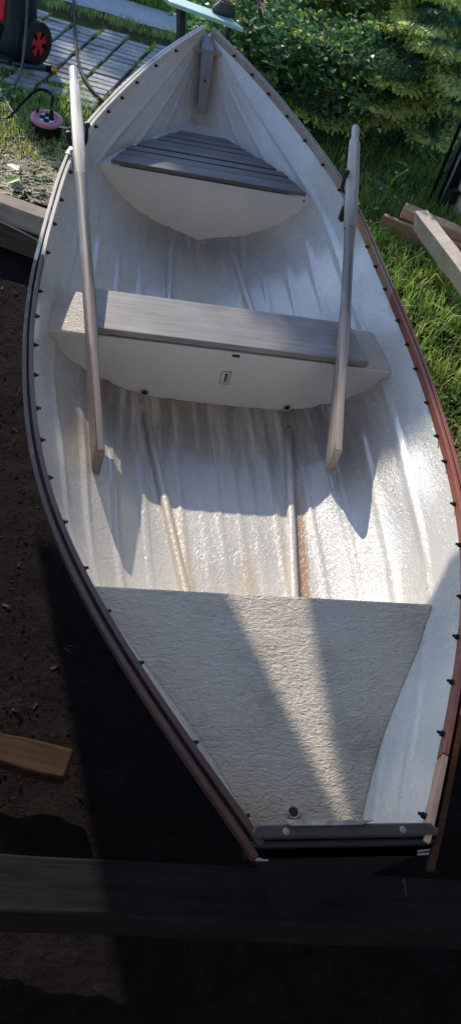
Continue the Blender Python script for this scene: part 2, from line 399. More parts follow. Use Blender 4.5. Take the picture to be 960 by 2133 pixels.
ST = [
 (0.0, [(0,.10),(.02,.14),(.035,.18),(.05,.22),(.06,.26),(.072,.30),(.09,.36),(.12,.43),(.158,.515)]),
 (0.3, [(0,.09),(.06,.11),(.10,.14),(.135,.18),(.165,.22),(.19,.27),(.22,.33),(.262,.40),(.315,.485)]),
 (.65, [(0,.07),(.12,.08),(.22,.095),(.29,.13),(.345,.175),(.39,.235),(.434,.33),(.455,.39),(.475,.45)]),
 (1.2, [(0,.055),(.14,.055),(.26,.065),(.345,.10),(.42,.145),(.485,.205),(.54,.285),(.575,.34),(.605,.415)]),
 (1.73,[(0,.05),(.15,.052),(.275,.058),(.365,.087),(.425,.115),(.49,.153),(.555,.207),(.602,.288),(.655,.41)]),
 (2.3, [(0,.06),(.13,.07),(.25,.09),(.34,.125),(.40,.165),(.46,.215),(.52,.275),(.57,.35),(.625,.45)]),
 (2.895,[(0,.095),(.10,.122),(.21,.155),(.27,.182),(.33,.215),(.37,.25),(.42,.30),(.467,.375),(.52,.53)]),
 (3.3, [(0,.17),(.06,.20),(.11,.235),(.15,.27),(.185,.31),(.215,.355),(.25,.42),(.295,.505),(.345,.605)]),
 (3.6, [(0,.33),(.025,.36),(.045,.39),(.065,.42),(.085,.455),(.10,.49),(.12,.54),(.147,.60),(.175,.66)]),
 (3.84,[(0,.69),(.001,.692),(.002,.693),(.003,.694),(.004,.695),(.005,.696),(.006,.697),(.007,.698),(.008,.70)])]
YS = [s[0] for s in ST]
SX = [nspl(YS, [s[1][k][0] for s in ST]) for k in range(9)]; SZ = [nspl(YS, [s[1][k][1] for s in ST]) for k in range(9)]
def section(y):
    xs = [max(0, SX[k](y)) for k in range(9)]; zs = [SZ[k](y) for k in range(9)]
    W = max(gw(y), .004)+.0135; Z = gz(y)-.010
    k8 = W/max(xs[8], 1e-4); dz = Z-zs[8]
    return [(x*(1+(k8-1)*(i/8)**3), z+dz*(i/8)**3) for i, (x, z) in enumerate(zip(xs, zs))]
def half(y, s):
    """point on inner hull at parameter s 0..1 (keel..gunwale) with the moulded strake ridges"""
    sec = section(y); xf = half.c.get(y)
    if xf is None:
        kk = [0]
        for a, b in zip(sec, sec[1:]): kk.append(kk[-1]+math.hypot(b[0]-a[0], b[1]-a[1])+1e-5)
        kk = [q/kk[-1] for q in kk]; xf = (nspl(kk, [p[0] for p in sec]), nspl(kk, [p[1] for p in sec])); half.c[y] = xf
    x, z = xf[0](s), xf[1](s)
    e = .004; tx, tz = xf[0](s+e)-xf[0](s-e), xf[1](s+e)-xf[1](s-e); l = math.hypot(tx, tz) or 1
    nx_, nz_ = -tz/l, tx/l
    d = 0
    for s0, wd, am in ((.045, .008, .0030), (.115, .008, .0022), (.205, .009, .0065), (.36, .009, .007), (.50, .010, .0075), (.645, .010, .008), (.80, .011, .008)):
        d += am*math.exp(-((s-s0)/wd)**2)
    d *= min(1, (3.84-y)/.6)*(.25+.75*min(1, max(0, (y-.35)/.6)))
    d += .0028*mnoise.noise(Vector((x*7, y*5, z*7)))*min(1, (3.84-y)/.3)
    return x+nx_*d, z+nz_*d
half.c = {}
def xat(y, z):
    lo, hi = 0, 1
    for _ in range(26):
        m = (lo+hi)/2
        if half(y, m)[1] < z: lo = m
        else: hi = m
    return half(y, lo)[0], lo

boat = empty('rowboat', (0, 0, 0), 'white fibreglass rowing boat with red and bare wood rails, seen from its stern', 'boat')
NY, NS = 150, 72
ys = list(np.linspace(0, 3.0, 95))+list(np.linspace(3.0, 3.84, 56))[1:]
hv = []; hf = []
for y in ys:
    row = [half(y, s) for s in np.linspace(0, 1, NS+1)]
    hv += [(-x, y, z) for x, z in reversed(row)]+[(x, y, z) for x, z in row[1:]]
n = 2*NS+1
for j in range(len(ys)-1):
    for i in range(n-1): hf.append((j*n+i, j*n+i+1, (j+1)*n+i+1, (j+1)*n+i))
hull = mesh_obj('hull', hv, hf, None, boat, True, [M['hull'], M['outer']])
so_ = hull.modifiers.new('s', 'SOLIDIFY'); so_.thickness = .006; so_.offset = -1; so_.material_offset = 1; so_.material_offset_rim = 1

def hull_box(name, y0, y1, zt, mface, mtop, ny=14, hole=None):
    v = []; f = []; mi = []; ns = 26; K = 2*ns+1
    yy = np.linspace(y0, y1, ny)
    for y in yy:
        x, st = xat(y, zt); row = []
        for s in np.linspace(0, st, ns+1):
            a, b = half(y, s); row.append((a+.004 if a > .001 else a, b-.003))
        row[-1] = (row[-1][0], zt)
        v += [(-a, y, b) for a, b in reversed(row)]+[(a, y, b) for a, b in row[1:]]
    f.append(tuple(range(K))); mi.append(0)
    f.append(tuple((ny-1)*K+i for i in range(K-1, -1, -1))); mi.append(0)
    for j in range(ny-1):
        a, b = j*K, (j+1)*K; f.append((a+K-1, b+K-1, b, a)); mi.append(1)
        for i in range(K-1): f.append((b+i, b+i+1, a+i+1, a+i)); mi.append(0)
    o = mesh_obj(name, v, f, None, boat, False, [mface, mtop], mi)
    bv_ = o.modifiers.new('b', 'BEVEL'); bv_.width = .016 if name.startswith('stern') else .008; bv_.segments = 3; bv_.limit_method = 'ANGLE'; bv_.angle_limit = R_(60)
    return o
midbox = hull_box('thwart_box', 1.735, 1.992, .290, M['smooth'], M['rough'])
bowbox = hull_box('bow_seat_box', 2.895, 3.55, .374, M['smooth'], M['hull'])
sternbox = hull_box('stern_seat_box', .012, .652, .330, M['rough'], M['rough'])

def ring_hole(name, c, nrm, r, parent, rim=True):
    nrm = Vector(nrm).normalized(); q = nrm.to_track_quat('Z', 'Y').to_matrix(); g = G()
    pts = [(0, 0, .0025)]+[(r*math.cos(a), r*math.sin(a), .0025) for a in np.linspace(0, 2*math.pi, 17)[:-1]]
    g.add([q @ Vector(p)+Vector(c) for p in pts], [(0, 1+i, 1+(i+1) % 16) for i in range(16)])
    o = g.build(name, M['iron'], parent)
    if rim:
        g = G(); v = []; f = []
        for rr, zz in ((r*.98, .001), (r*1.15, .005), (r*1.5, .005), (r*1.7, .0)):
            v += [q @ Vector((rr*math.cos(a), rr*math.sin(a), zz))+Vector(c) for a in np.linspace(0, 2*math.pi, 17)[:-1]]
        for k in range(3):
            for i in range(16): f.append((k*16+i, k*16+(i+1) % 16, k*16+16+(i+1) % 16, k*16+16+i))
        g.add(v, f); g.build('rim', M['rough'], o, True)
    return o
ring_hole('drain_hole', (-.266, 1.735, .072), (0, -1, 0), .011, midbox)
ring_hole('drain_hole', (.272, 1.735, .074), (0, -1, 0), .011, midbox)
ring_hole('drain_hole', (-.025, .104, .330), (0, 0, 1), .0095, sternbox)
ring_hole('drain_hole', (.445, 2.895, .362), (0, -1, 0), .005, bowbox, False)
# small moulded label and the slot under the thwart edge
g = G(); lx, lz = .012, .178
for dx, dz, w_, h_ in ((0, .028, .034, .003), (0, -.028, .034, .003), (-.0165, 0, .003, .056), (.0165, 0, .003, .056)): g.box((lx+dx, 1.7335, lz+dz), (w_, .003, h_))
g.build('maker_label', M['steel'], midbox)
g = G(); g.box((lx+.002, 1.7335, lz), (.010, .003, .034)); 
for k in range(3): g.box((lx+.002, 1.7325, lz-.010+k*.010), (.005, .003, .005), None, 1)
g.build('label_mark', [M['iron'], M['steel']], midbox)
g = G(); g.box((.03, 1.7335, .277), (.028, .004, .010)); g.build('latch', M['iron'], midbox, bevel=.001)

# thwart board
def plank(name, pts, z0, z1, m, parent, bevel=.004):
    k = len(pts); v = [(x, y, z0) for x, y in pts]+[(x, y, z1) for x, y in pts]
    f = [tuple(range(k-1, -1, -1)), tuple(range(k, 2*k))]+[(i, (i+1) % k, k+(i+1) % k, k+i) for i in range(k)]
    o = mesh_obj(name, v, f, m, parent); b = o.modifiers.new('b', 'BEVEL'); b.width = bevel; b.segments = 2
    return o
plank('thwart_board', [(-.478, 1.728), (.512, 1.728), (.486, 1.972), (-.478, 1.972)], .302, .324, M['board'], boat)
for x in (-.38, 0, .38):
    g = G(); g.box((x, 1.85, .296), (.04, .17, .013)); g.build('board_spacer', M['slat'], boat)
# bow seat slats
g = G(); z = .414
rows = [(2.850, 2.930, .435), (2.938, 2.992, .405), (2.999, 3.046, .375), (3.056, 3.104, .325), (3.111, 3.158, .290), (3.165, 3.212, .235), (3.219, 3.266, .195), (3.272, 3.318, .145)]
for i, (a, b_, hx) in enumerate(rows):
    hx0 = hx; hx1 = hx-.025-.01*random.random()
    v = [(-hx0, a, z-.016), (hx0, a, z-.016), (hx1, b_, z-.016), (-hx1, b_, z-.016)]; dzz = random.uniform(-.002, .002)
    v = [(x, y, q+dzz) for x, y, q in v]+[(x, y, q+.016+dzz) for x, y, q in v]
    g.add(v, [(3,2,1,0),(4,5,6,7),(0,1,5,4),(1,2,6,5),(2,3,7,6),(3,0,4,7)])
g.build('bow_seat_slats', M['slat'], boat, bevel=.002)
for x in (-.16, .16):
    g = G(); g.box((x, 3.08, .386), (.03, .34, .024)); g.build('slat_batten', M['slat'], boat)

# floor ribs
def rib(k, x0, ya, yb):
    g = G(); pts = []
    for y in np.linspace(ya, yb, 40):
        x = x0+(y-.85)*k; _, s = 0, 0
        lo, hi = 0, 1
        for _i in range(20):
            m_ = (lo+hi)/2
            if half(y, m_)[0] < abs(x): lo = m_
            else: hi = m_
        pts.append((x, y, half(y, lo)[1]+.004))
    rr = [.016]*len(pts); rr[0] = .005; rr[-1] = .005; rr[1] = rr[-2] = .012
    g.tube(pts, rr, 12); return g.build('floor_rib', M['hull'], boat, True)
def rib2(a, b):
    k = (a[0]-b[0])/(a[1]-b[1]); return rib(k, b[0]-(b[1]-.85)*k, b[1], a[1])
rib(-.125, -.164, .66, 1.64); rib(.133, .164, .66, 1.64)
rib2((-.135, 2.80), (-.172, 2.03)); rib2((.155, 2.76), (.235, 2.03))

# stem post
g = G(); v = []; f = []
for i, t in enumerate(np.linspace(0, 1, 9)):
    y = 3.72-.10*(1-t)+.03*t; z = .42+(.665-.42)*t; hw = .021+.010*t; yb = 3.60+.14*t
    y = 3.545+.165*t
    v += [(-hw, y, z), (hw, y, z), (hw, y+.12, z+.03), (-hw, y+.12, z+.03)]
for i in range(8):
    for k in range(4): f.append((i*4+k, i*4+(k+1) % 4, i*4+4+(k+1) % 4, i*4+4+k))
f += [(3,2,1,0), (32,33,34,35)]
g.add(v, f); stem = g.build('stem_post', M['stem'], boat, bevel=.003)
ring_hole('bolt', (0, 3.628, .55), (0, -1, .55), .006, stem, False)
# breast hook under the rail joint
plank('breasthook', [(-.075, 3.735), (.075, 3.735), (.012, 3.83), (-.012, 3.83)], .632, .658, M['rail_grey'], boat)

# rails
def railpts(side, ya, yb, off, n_=60):
    out = []
    for y in np.linspace(ya, yb, n_):
        yy = max(0.0, min(y, 3.846)); e = .01
        dw = (gw(min(yy+e, 3.85))-gw(max(yy-e, 0)))/(min(yy+e, 3.85)-max(yy-e, 0)); l = math.hypot(1, dw)
        nxx, nyy = 1/l, -dw/l
        x0 = gw(yy)+(y-yy)*dw
        out.append((side*(x0+nxx*off), y+nyy*off, gz(yy)+(.0)))
    return out
def rail(name, side, ya, yb, o0, o1, z0, z1, m, n_=60):
    a = railpts(side, ya, yb, o0, n_); b = railpts(side, ya, yb, o1, n_); v = []; f = []
    for p, q in zip(a, b):
        p = list(p); q = list(q)
        if p[0]*side < 0: p[0] = 0
        if q[0]*side < 0: q[0] = 0
        v += [(p[0], p[1], p[2]+z0), (q[0], q[1], q[2]+z0), (q[0], q[1], q[2]+z1), (p[0], p[1], p[2]+z1)]
    for i in range(n_-1):
        for k in range(4): f.append((i*4+k, i*4+(k+1) % 4, i*4+4+(k+1) % 4, i*4+4+k))
    f += [(3,2,1,0), tuple((n_-1)*4+k for k in range(4))]
    if side < 0: f = [tuple(reversed(q)) for q in f]
    o = mesh_obj(name, v, f, m, boat); bb = o.modifiers.new('b', 'BEVEL'); bb.width = .0018; bb.segments = 2; bb.limit_method = 'ANGLE'; bb.angle_limit = R_(50)
    return o
def screws(parent, side, ya, yb, step=.165):
    y = ya+.05
    while y < yb-.02:
        p = Vector(railpts(side, y, y+.01, 0, 2)[0]); q = Vector(railpts(side, y, y+.01, -.012, 2)[0])
        d = (q-p).normalized(); g = G(); zc = Vector((0, 0, -.015+random.uniform(-.004, .004)))
        g.tube([p+zc-d*.002, p+zc+d*.008], .0068, 6); g.tube([p+zc+d*.007, p+zc+d*.015], .0036, 6)
        g.build('screw', M['rust'], parent)
        y += step*random.uniform(.72, 1.2)
HH = -.028
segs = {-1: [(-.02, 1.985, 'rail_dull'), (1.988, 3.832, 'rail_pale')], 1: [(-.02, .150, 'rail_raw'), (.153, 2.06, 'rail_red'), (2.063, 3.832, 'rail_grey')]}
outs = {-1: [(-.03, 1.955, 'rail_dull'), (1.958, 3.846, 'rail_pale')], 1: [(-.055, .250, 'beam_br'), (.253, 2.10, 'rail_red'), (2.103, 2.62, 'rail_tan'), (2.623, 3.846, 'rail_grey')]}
nm = {'rail_dull': 'dull dark red', 'rail_pale': 'pale bare wood', 'rail_raw': 'raw unpainted end', 'rail_red': 'brick red painted', 'rail_grey': 'weathered brown', 'beam_br': 'dark brown', 'rail_tan': 'tan bare wood'}
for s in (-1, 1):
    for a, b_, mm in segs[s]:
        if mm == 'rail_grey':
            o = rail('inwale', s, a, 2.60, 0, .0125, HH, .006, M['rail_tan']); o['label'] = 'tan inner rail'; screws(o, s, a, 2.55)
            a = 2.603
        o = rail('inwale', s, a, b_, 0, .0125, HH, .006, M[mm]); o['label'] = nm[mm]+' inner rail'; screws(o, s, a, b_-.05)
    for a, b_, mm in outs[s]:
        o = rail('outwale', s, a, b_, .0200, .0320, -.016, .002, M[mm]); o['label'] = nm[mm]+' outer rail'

# oarlocks: a U that grips the loom, on a plate screwed to the rail
def oarlock(s, pin, od):
    p = Vector(railpts(s, pin[1]-.03, pin[1]-.02, 0, 2)[0]); t = (Vector(railpts(s, pin[1]+.05, pin[1]+.06, 0, 2)[0])-p).normalized()
    nrm = Vector((t.y, -t.x, 0)); nrm = nrm if nrm.x*s > 0 else -nrm
    rot = Matrix.Rotation(math.atan2(t.y, t.x)-math.pi/2, 3, 'Z')
    g = G(); g.box(p+Vector((0, 0, -.014))-nrm*.0045, (.008, .085, .046), rot); g.box(p+nrm*.014+Vector((0, 0, .0085)), (.034, .07, .005), rot)
    o = g.build('oarlock', M['steel'], boat, bevel=.002)
    g = G(); g.box(p-nrm*.016+Vector((0, 0, -.055)), (.020, .03, .06), rot); g.build('socket', M['iron'], o, bevel=.003)
    q = Vector((pin[0], pin[1], gz(pin[1])+.008)); od = Vector(od).normalized(); c = Vector((od.y, -od.x, 0)).normalized(); up = Vector((0, 0, 1))
    if c.x*s > 0: c = -c                                   # c points inboard
    g = G(); g.tube([q, q+up*.012], .011, 10)
    for k, h in ((1, .088), (-1, .045)):
        g.tube(smooth_pts([q+up*.010, q+up*.014+c*k*.024, q+up*.035+c*k*.035, q+up*h+c*k*.034], 5), .0075, 8)
        e = q+up*h+c*k*.034; g.tube([e-up*.006, e+up*.003, e+up*.012, e+up*.016], [.008, .0135, .0125, .006], 12)
    g.build('horn', M['iron'], o, True)
oarlock(-1, (-.578, 2.70), (.194, -1.935, 0)); oarlock(1, (.572, 2.70), (-.31, -1.81, 0))

# transom
sec = [half(0.0, s) for s in np.linspace(0, 1, 24)]
out = [(x+.012, z) for x, z in sec]; out = [(-x, z) for x, z in reversed(out)]+out
v = [(x, .006, z) for x, z in out]+[(x, -.026, z) for x, z in out]; k = len(out)
f = [tuple(range(k)), tuple(range(2*k-1, k-1, -1))]+[(i, k+i, k+(i+1) % k, (i+1) % k) for i in range(k)]
tr = mesh_obj('transom', v, f, M['transom'], boat)
plank('transom_cap', [(-.166, -.013), (.175, -.013), (.180, -.004), (.165, .009), (-.160, .009), (-.170, -.004)], .505, .524, M['cap'], boat)
g = G(); g.box((.004, -.020, .482), (.350, .012, .062)); g.build('transom_edge_board', M['transom'], boat, bevel=.004)
pl = [(-.112, .014), (.055, .012), (.030, .004), (-.098, .004)]
plank('cap_plate', pl, .5245, .529, M['steel'], boat, .001)
for x in (-.108, .108):
    g = G(); g.tube([(x, -.004, .523), (x, -.004, .5245), (x, -.004, .5255)], [.007, .006, .003], 12); g.build('bolt', M['cap_bolt'], boat, True)
gl, gr = G(), G()
for x, z, w_, h_, a in ((-.150, .462, .026, .009, -.4), (-.137, .454, .024, .006, -.1), (.160, .486, .028, .006, .35), (.165, .467, .022, .008, .1)):
    rot = Matrix.Rotation(-a, 3, 'Y'); (gl if x < 0 else gr).box((x, -.0272, z), (w_, .0025, h_), rot)
for q in (gl, gr): q.build('worn_paint_corner', M['white'], boat, bevel=.002)

# ------------------------------------------------------------------ oars
def oar(grip, tip, twist, label, mats, lroll, blade_w=.14):
    grip = Vector(grip); tip = Vector(tip); Lg = (tip-grip).length; d = (tip-grip)/Lg
    mid = grip+d*(Lg*.8); vw = (mid-CAM).normalized(); wv = (vw-d*vw.dot(d)).normalized()
    wv = Matrix.Rotation(twist, 3, d) @ wv; nv = d.cross(wv)
    root = empty('oar', grip, label, 'oar', 'pair of wooden oars')
    root.rotation_euler = Matrix((d, wv, nv)).transposed().to_euler()
    def loft(name, st, m, nseg=16, roll=0):
        v = []; f = []
        for x, a, b, p, oy in st:            # x along, half sizes along width / thickness, exponent, width offset
            for k in range(nseg):
                t = 2*math.pi*k/nseg; c, s_ = math.cos(t), math.sin(t)
                p1, p2 = a*math.copysign(abs(c)**(2/p), c), b*math.copysign(abs(s_)**(2/p), s_)
                v.append((x, oy+p1*math.cos(roll)-p2*math.sin(roll), p1*math.sin(roll)+p2*math.cos(roll)))
        for i in range(len(st)-1):
            for k in range(nseg): f.append((i*nseg+k, i*nseg+(k+1) % nseg, (i+1)*nseg+(k+1) % nseg, (i+1)*nseg+k))
        f += [tuple(range(nseg-1, -1, -1)), tuple((len(st)-1)*nseg+k for k in range(nseg))]
        o = mesh_obj(name, v, f, m, root, True)
        es = o.modifiers.new('e', 'EDGE_SPLIT'); es.split_angle = R_(38); return o
    loft('grip', [(0, .009, .009, 2, 0), (.006, .017, .017, 2, 0), (.02, .019, .019, 2, 0), (.10, .018, .018, 2, 0), (.115, .019, .019, 2.4, 0)], mats[0])
    loft('loom', [(.112, .0205, .0205, 5, 0), (.14, .0205, .0205, 9, 0), (.42, .0238, .0232, 9, 0), (.60, .0235, .0232, 8, 0), (.72, .0225, .0225, 3.5, 0)], mats[3], 16, lroll)
    loft('shaft', [(.715, .0225, .0225, 3.5, 0), (.80, .0208, .0208, 2, 0), (Lg*.56, .0202, .0202, 2, 0), (Lg*.66, .0205, .0205, 2, 0)], mats[1])
    s0 = Lg*.655; bl = Lg-s0; hw = blade_w/2
    st = []
    for t in np.linspace(0, 1, 14):
        a = .0225+(hw-.0225)*sst(.05, .75, t); b = .0225-.0095*sst(.0, .6, t)
        st.append((s0+bl*t, a, b, 2.2+4*sst(.1, .4, t), (a-.0225)))
    st.append((Lg+.006, hw-.012, .010, 5, hw-.0225))
    loft('blade', st, mats[2], 20)
    return root
oar((.635, 3.074, .654), (.333, 1.305, .246), R_(-14), 'oar on the right whose pale blade stands over the shaded floor', [M['oar_b']]*4, R_(35))
oar((-.621, 3.135, .648), (-.427, 1.20, .245), R_(-10), 'oar on the left with bleached handle coloured sunlit white and dark thin blade edge', [M['oar_a']]*4, R_(6))

# ------------------------------------------------------------------ timbers
def beam(name, a, b, wd, ht, m, label, cat='beam', roll=0, bevel=.006, sub=None, group=None):
    """square timber from a to b (centre line); local X along it"""
    a = Vector(a); b = Vector(b); Lb = (b-a).length; d = (b-a)/Lb
    q = d.to_track_quat('X', 'Z').to_matrix() @ Matrix.Rotation(roll, 3, 'X')
    n_ = 14; v = []; f = []
    for i in range(n_):
        x = Lb*i/(n_-1)
        for sy, sz in ((-1,-1),(1,-1),(1,1),(-1,1)):
            j = .0035
            v.append((x, sy*wd/2+random.uniform(-j, j), sz*ht/2+random.uniform(-j, j)))
    for i in range(n_-1):
        for k in range(4): f.append((i*4+k, i*4+(k+1) % 4, i*4+4+(k+1) % 4, i*4+4+k))
    f += [(3,2,1,0), tuple((n_-1)*4+k for k in range(4))]
    o = mesh_obj(name, v, f, m); bb = o.modifiers.new('b', 'BEVEL'); bb.width = bevel; bb.segments = 2; bb.limit_method = 'ANGLE'; bb.angle_limit = R_(50)
    o.location = a; o.rotation_euler = q.to_euler(); tag(o, label, cat, group); return o
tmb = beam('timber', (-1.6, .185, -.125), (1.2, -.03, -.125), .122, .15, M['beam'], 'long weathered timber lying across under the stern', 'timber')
tmi = (Matrix.Translation(tmb.location) @ tmb.rotation_euler.to_matrix().to_4x4()).inverted()
for a, b in (((.043, .068, -.055), (.030, .088, .0)), ((.362, .045, -.055), (.338, .066, .0))):
    g = G(); g.tube([tmi @ Vector(a), tmi @ Vector(b)], .0022, 6); g.tube([tmi @ Vector(b), tmi @ (Vector(b)+Vector((-.001, .002, .004)))], .0045, 8); g.build('nail', M['cap'], tmb)
beam('board', (-1.05, .600, -.20), (-.455, .437, -.20), .085, .045, M['beam_br'], 'brown board end poking out beside the hull near the stern', 'board')
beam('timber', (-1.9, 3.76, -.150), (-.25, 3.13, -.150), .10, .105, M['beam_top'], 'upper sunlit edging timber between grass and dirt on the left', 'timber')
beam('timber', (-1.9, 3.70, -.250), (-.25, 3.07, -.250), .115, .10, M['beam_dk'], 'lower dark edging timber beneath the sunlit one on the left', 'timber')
g = G(); g.tube(smooth_pts([(-1.5, 3.50, -.185), (-1.15, 3.40, -.178), (-.92, 3.30, -.182), (-.72, 3.19, -.2), (-.5, 3.08, -.25)], 10), .004, 6)
tag(g.build('cord', M['straw'], None, True), 'thin pale cord lying along the timbers left of the hull', 'cord')
# right pile
beam('board', (1.20, 3.78, -.09), (1.95, 3.36, -.09), .045, .15, M['rail_tan'], 'dark board standing on edge right of the hull', 'board')
beam('board', (1.32, 3.83, .01), (1.95, 3.50, -.02), .10, .06, M['rail_raw'], 'reddish brown board lying on top of the dark board', 'board')
o = beam('stone_slab', (1.10, 3.70, -.235), (1.80, 3.33, -.225), .16, .10, M['stone'], 'dark stone slab under the stacked boards on the right', 'slab', bevel=.012)
beam('timber', (1.325, 3.56, .085), (1.62, 1.9, .02), .075, .115, M['beam_lt'], 'pale new timber pointing away at the right edge', 'timber', roll=R_(14))
beam('timber', (.2, 1.93, -.13), (1.075, 2.42, -.13), .12, .12, M['beam_dk'], 'dark bearer end just showing outside the right rail', 'timber')

# ------------------------------------------------------------------ shed wall corner at the right edge
sw = empty('shed_wall', (1.78, 4.36, -.14), 'beige wall panel with black corner trim and thin pipes at right edge', 'wall')
inv = lambda p: tuple(Vector(p)-Vector((1.86, 4.45, -.14)))
g = G(); g.box(inv((1.955, 3.93, .95)), (.05, 1.0, 2.16)); g.build('panel', M['cream'], sw, bevel=.004)
g = G(); g.box(inv((1.895, 4.47, .95)), (.075, .07, 2.2)); g.build('corner_trim', M['black'], sw, bevel=.006)
for p, r, m_ in (((1.808, 4.50), .011, 'black'), ((1.832, 4.47), .007, 'steel')):
    g = G(); g.tube([inv((p[0], p[1], -.16)), inv((p[0], p[1], 2.0))], r, 10); g.build('pipe', M[m_], sw, True)
for x in (1.853, 1.938):
    g = G(); g.box(inv((x, 4.425, .98)), (.012, .014, 2.2)); g.build('trim_edge', M['steel'], sw, bevel=.002)
g = G(); g.box(inv((1.825, 4.485, .06)), (.07, .02, .014)); g.build('pipe_clip', M['iron'], sw)
g = G(); g.box(inv((1.885, 4.38, -.04)), (.07, .06, .09), Matrix.Rotation(.4, 3, 'Z')); g.tube(smooth_pts([inv(p) for p in ((1.90, 4.34, -.02), (1.93, 4.25, .06), (2.0, 4.1, .05), (2.06, 4.0, -.05))], 6), .007, 6); g.build('bracket', M['iron'], sw, bevel=.006)
beam('board', (1.86, 4.10, -.13), (2.15, 3.55, -.16), .10, .04, simple('blue_grey_paint', (.20, .28, .32), .5), 'blue grey board at the foot of the beige wall', 'board')

# ------------------------------------------------------------------ pressure washer
pw = empty('pressure_washer', (-1.122, 5.505, -.11), 'navy and red pressure washer standing on the pavers', 'pressure washer', rz=R_(-36))
prof = [(0, .15, .13), (.05, .175, .15), (.14, .178, .155), (.24, .165, .15), (.34, .155, .15), (.46, .158, .145), (.58, .15, .13), (.70, .125, .10), (.78, .085, .07)]
v = []; f = []; ns = 24
for z, a, b in prof:
    for k in range(ns):
        t = 2*math.pi*k/ns; c, s_ = math.cos(t), math.sin(t)
        v.append((a*math.copysign(abs(c)**.55, c), b*math.copysign(abs(s_)**.55, s_)+(.02 if z > .4 else 0), z+.03))
for i in range(len(prof)-1):
    for k in range(ns): f.append((i*ns+k, i*ns+(k+1) % ns, (i+1)*ns+(k+1) % ns, (i+1)*ns+k))
f += [tuple(range(ns-1, -1, -1)), tuple((len(prof)-1)*ns+k for k in range(ns))]
body = mesh_obj('body', v, f, M['navy'], pw, True)
g = G()   # red front panel (a tapering shield with two arms)
def front(pts, yo=-.166, th=.02):
    k = len(pts); vv = [(x, yo, z) for x, z in pts]+[(x, yo+th, z) for x, z in pts]
    g.add(vv, [tuple(range(k)), tuple(range(2*k-1, k-1, -1))]+[(i, k+i, k+(i+1) % k, (i+1) % k) for i in range(k)])
front([(x+.075, z) for x, z in ((-.022, .26), (.022, .26), (.05, .46), (.115, .58), (.08, .60), (.03, .53), (-.03, .53), (-.08, .60), (-.115, .58), (-.05, .46))])
g.build('front_panel', M['red'], pw, bevel=.004)
for k in (0, 1):
    g = G(); g.box((.070, -.168, .46-.045*k), (.035-.012*k, .006, .012), Matrix.Rotation(.2, 3, 'Y')); g.build('panel_mark', M['white'], pw, bevel=.003)
g = G(); g.box((.05, -.150, .19), (.07, .03, .10), Matrix.Rotation(.3, 3, 'Y')); g.build('front_recess', M['black'], pw, bevel=.02)
g = G(); g.box((0, -.03, .03), (.33, .26, .06)); g.build('base', M['black'], pw, bevel=.02)
for s in (-1, 1):
    wx = s*.195; rot = Matrix.Rotation(R_(90), 3, 'Y')
    g = G(); prof2 = [(.075, -.030), (.122, -.034), (.133, -.022), (.135, 0), (.133, .022), (.122, .034), (.075, .030)]; v = []; f = []; nn = 36
    for r, h in prof2:
        for k in range(nn): t = 2*math.pi*k/nn; v.append((wx+h, .05+r*math.cos(t), .135+r*math.sin(t)))
    for i in range(len(prof2)-1):
        for k in range(nn): f.append((i*nn+k, i*nn+(k+1) % nn, (i+1)*nn+(k+1) % nn, (i+1)*nn+k))
    wh = mesh_obj('wheel', v, f, M['tyre'], pw, True)
    g = G()
    g.tube([(wx-s*.02, .05, .135), (wx+s*.026, .05, .135), (wx+s*.034, .05, .135)], [.03, .03, .018], 16)
    for q in range(5):
        a0 = 2*math.pi*q/5+.3; pts = []
        for a, r in ((-.28, .024), (-.46, .112), (-.2, .119), (.15, .119), (.40, .112), (.24, .024)): pts.append((.05+r*math.cos(a0+a), .135+r*math.sin(a0+a)))
        vv = [(wx+s*.024, y, z) for y, z in pts]+[(wx+s*.012, y, z) for y, z in pts]; kk = len(pts)
        ff = [tuple(range(kk)), tuple(range(2*kk-1, kk-1, -1))]+[(i, kk+i, kk+(i+1) % kk, (i+1) % kk) for i in range(kk)]
        if s < 0: ff = [tuple(reversed(x)) for x in ff]
        g.add(vv, ff)
    g.build('rim', M['red'], wh)
    g = G(); g.tube([(wx+s*.008, .05, .135), (wx+s*.009, .05, .135)], [.11, .11], 24); g.build('wheel_disc', M['black'], wh)
g = G(); g.tube(smooth_pts([(-.12, .06, .70), (-.13, .11, .95), (-.11, .13, 1.02), (.11, .13, 1.02), (.13, .11, .95), (.12, .06, .70)], 6), .014, 10); g.build('handle', M['black'], pw, True)
g = G(); pts = []
for k in range(40):
    t = 2*math.pi*k/16; pts.append((.115+.045*math.cos(t), -.14-.012*math.sin(k*.4)-.0006*k, .545+.030*math.sin(t)))
g.tube(pts, .008, 8); g.build('hose_coil', M['grey_hose'], pw, True)
g = G(); g.tube(smooth_pts([(-.13, -.16, .33), (-.06, -.185, .27), (-.01, -.185, .17), (.03, -.175, .10), (.045, -.15, .07)], 8), .011, 8); g.build('front_hose', M['steel'], pw, True)

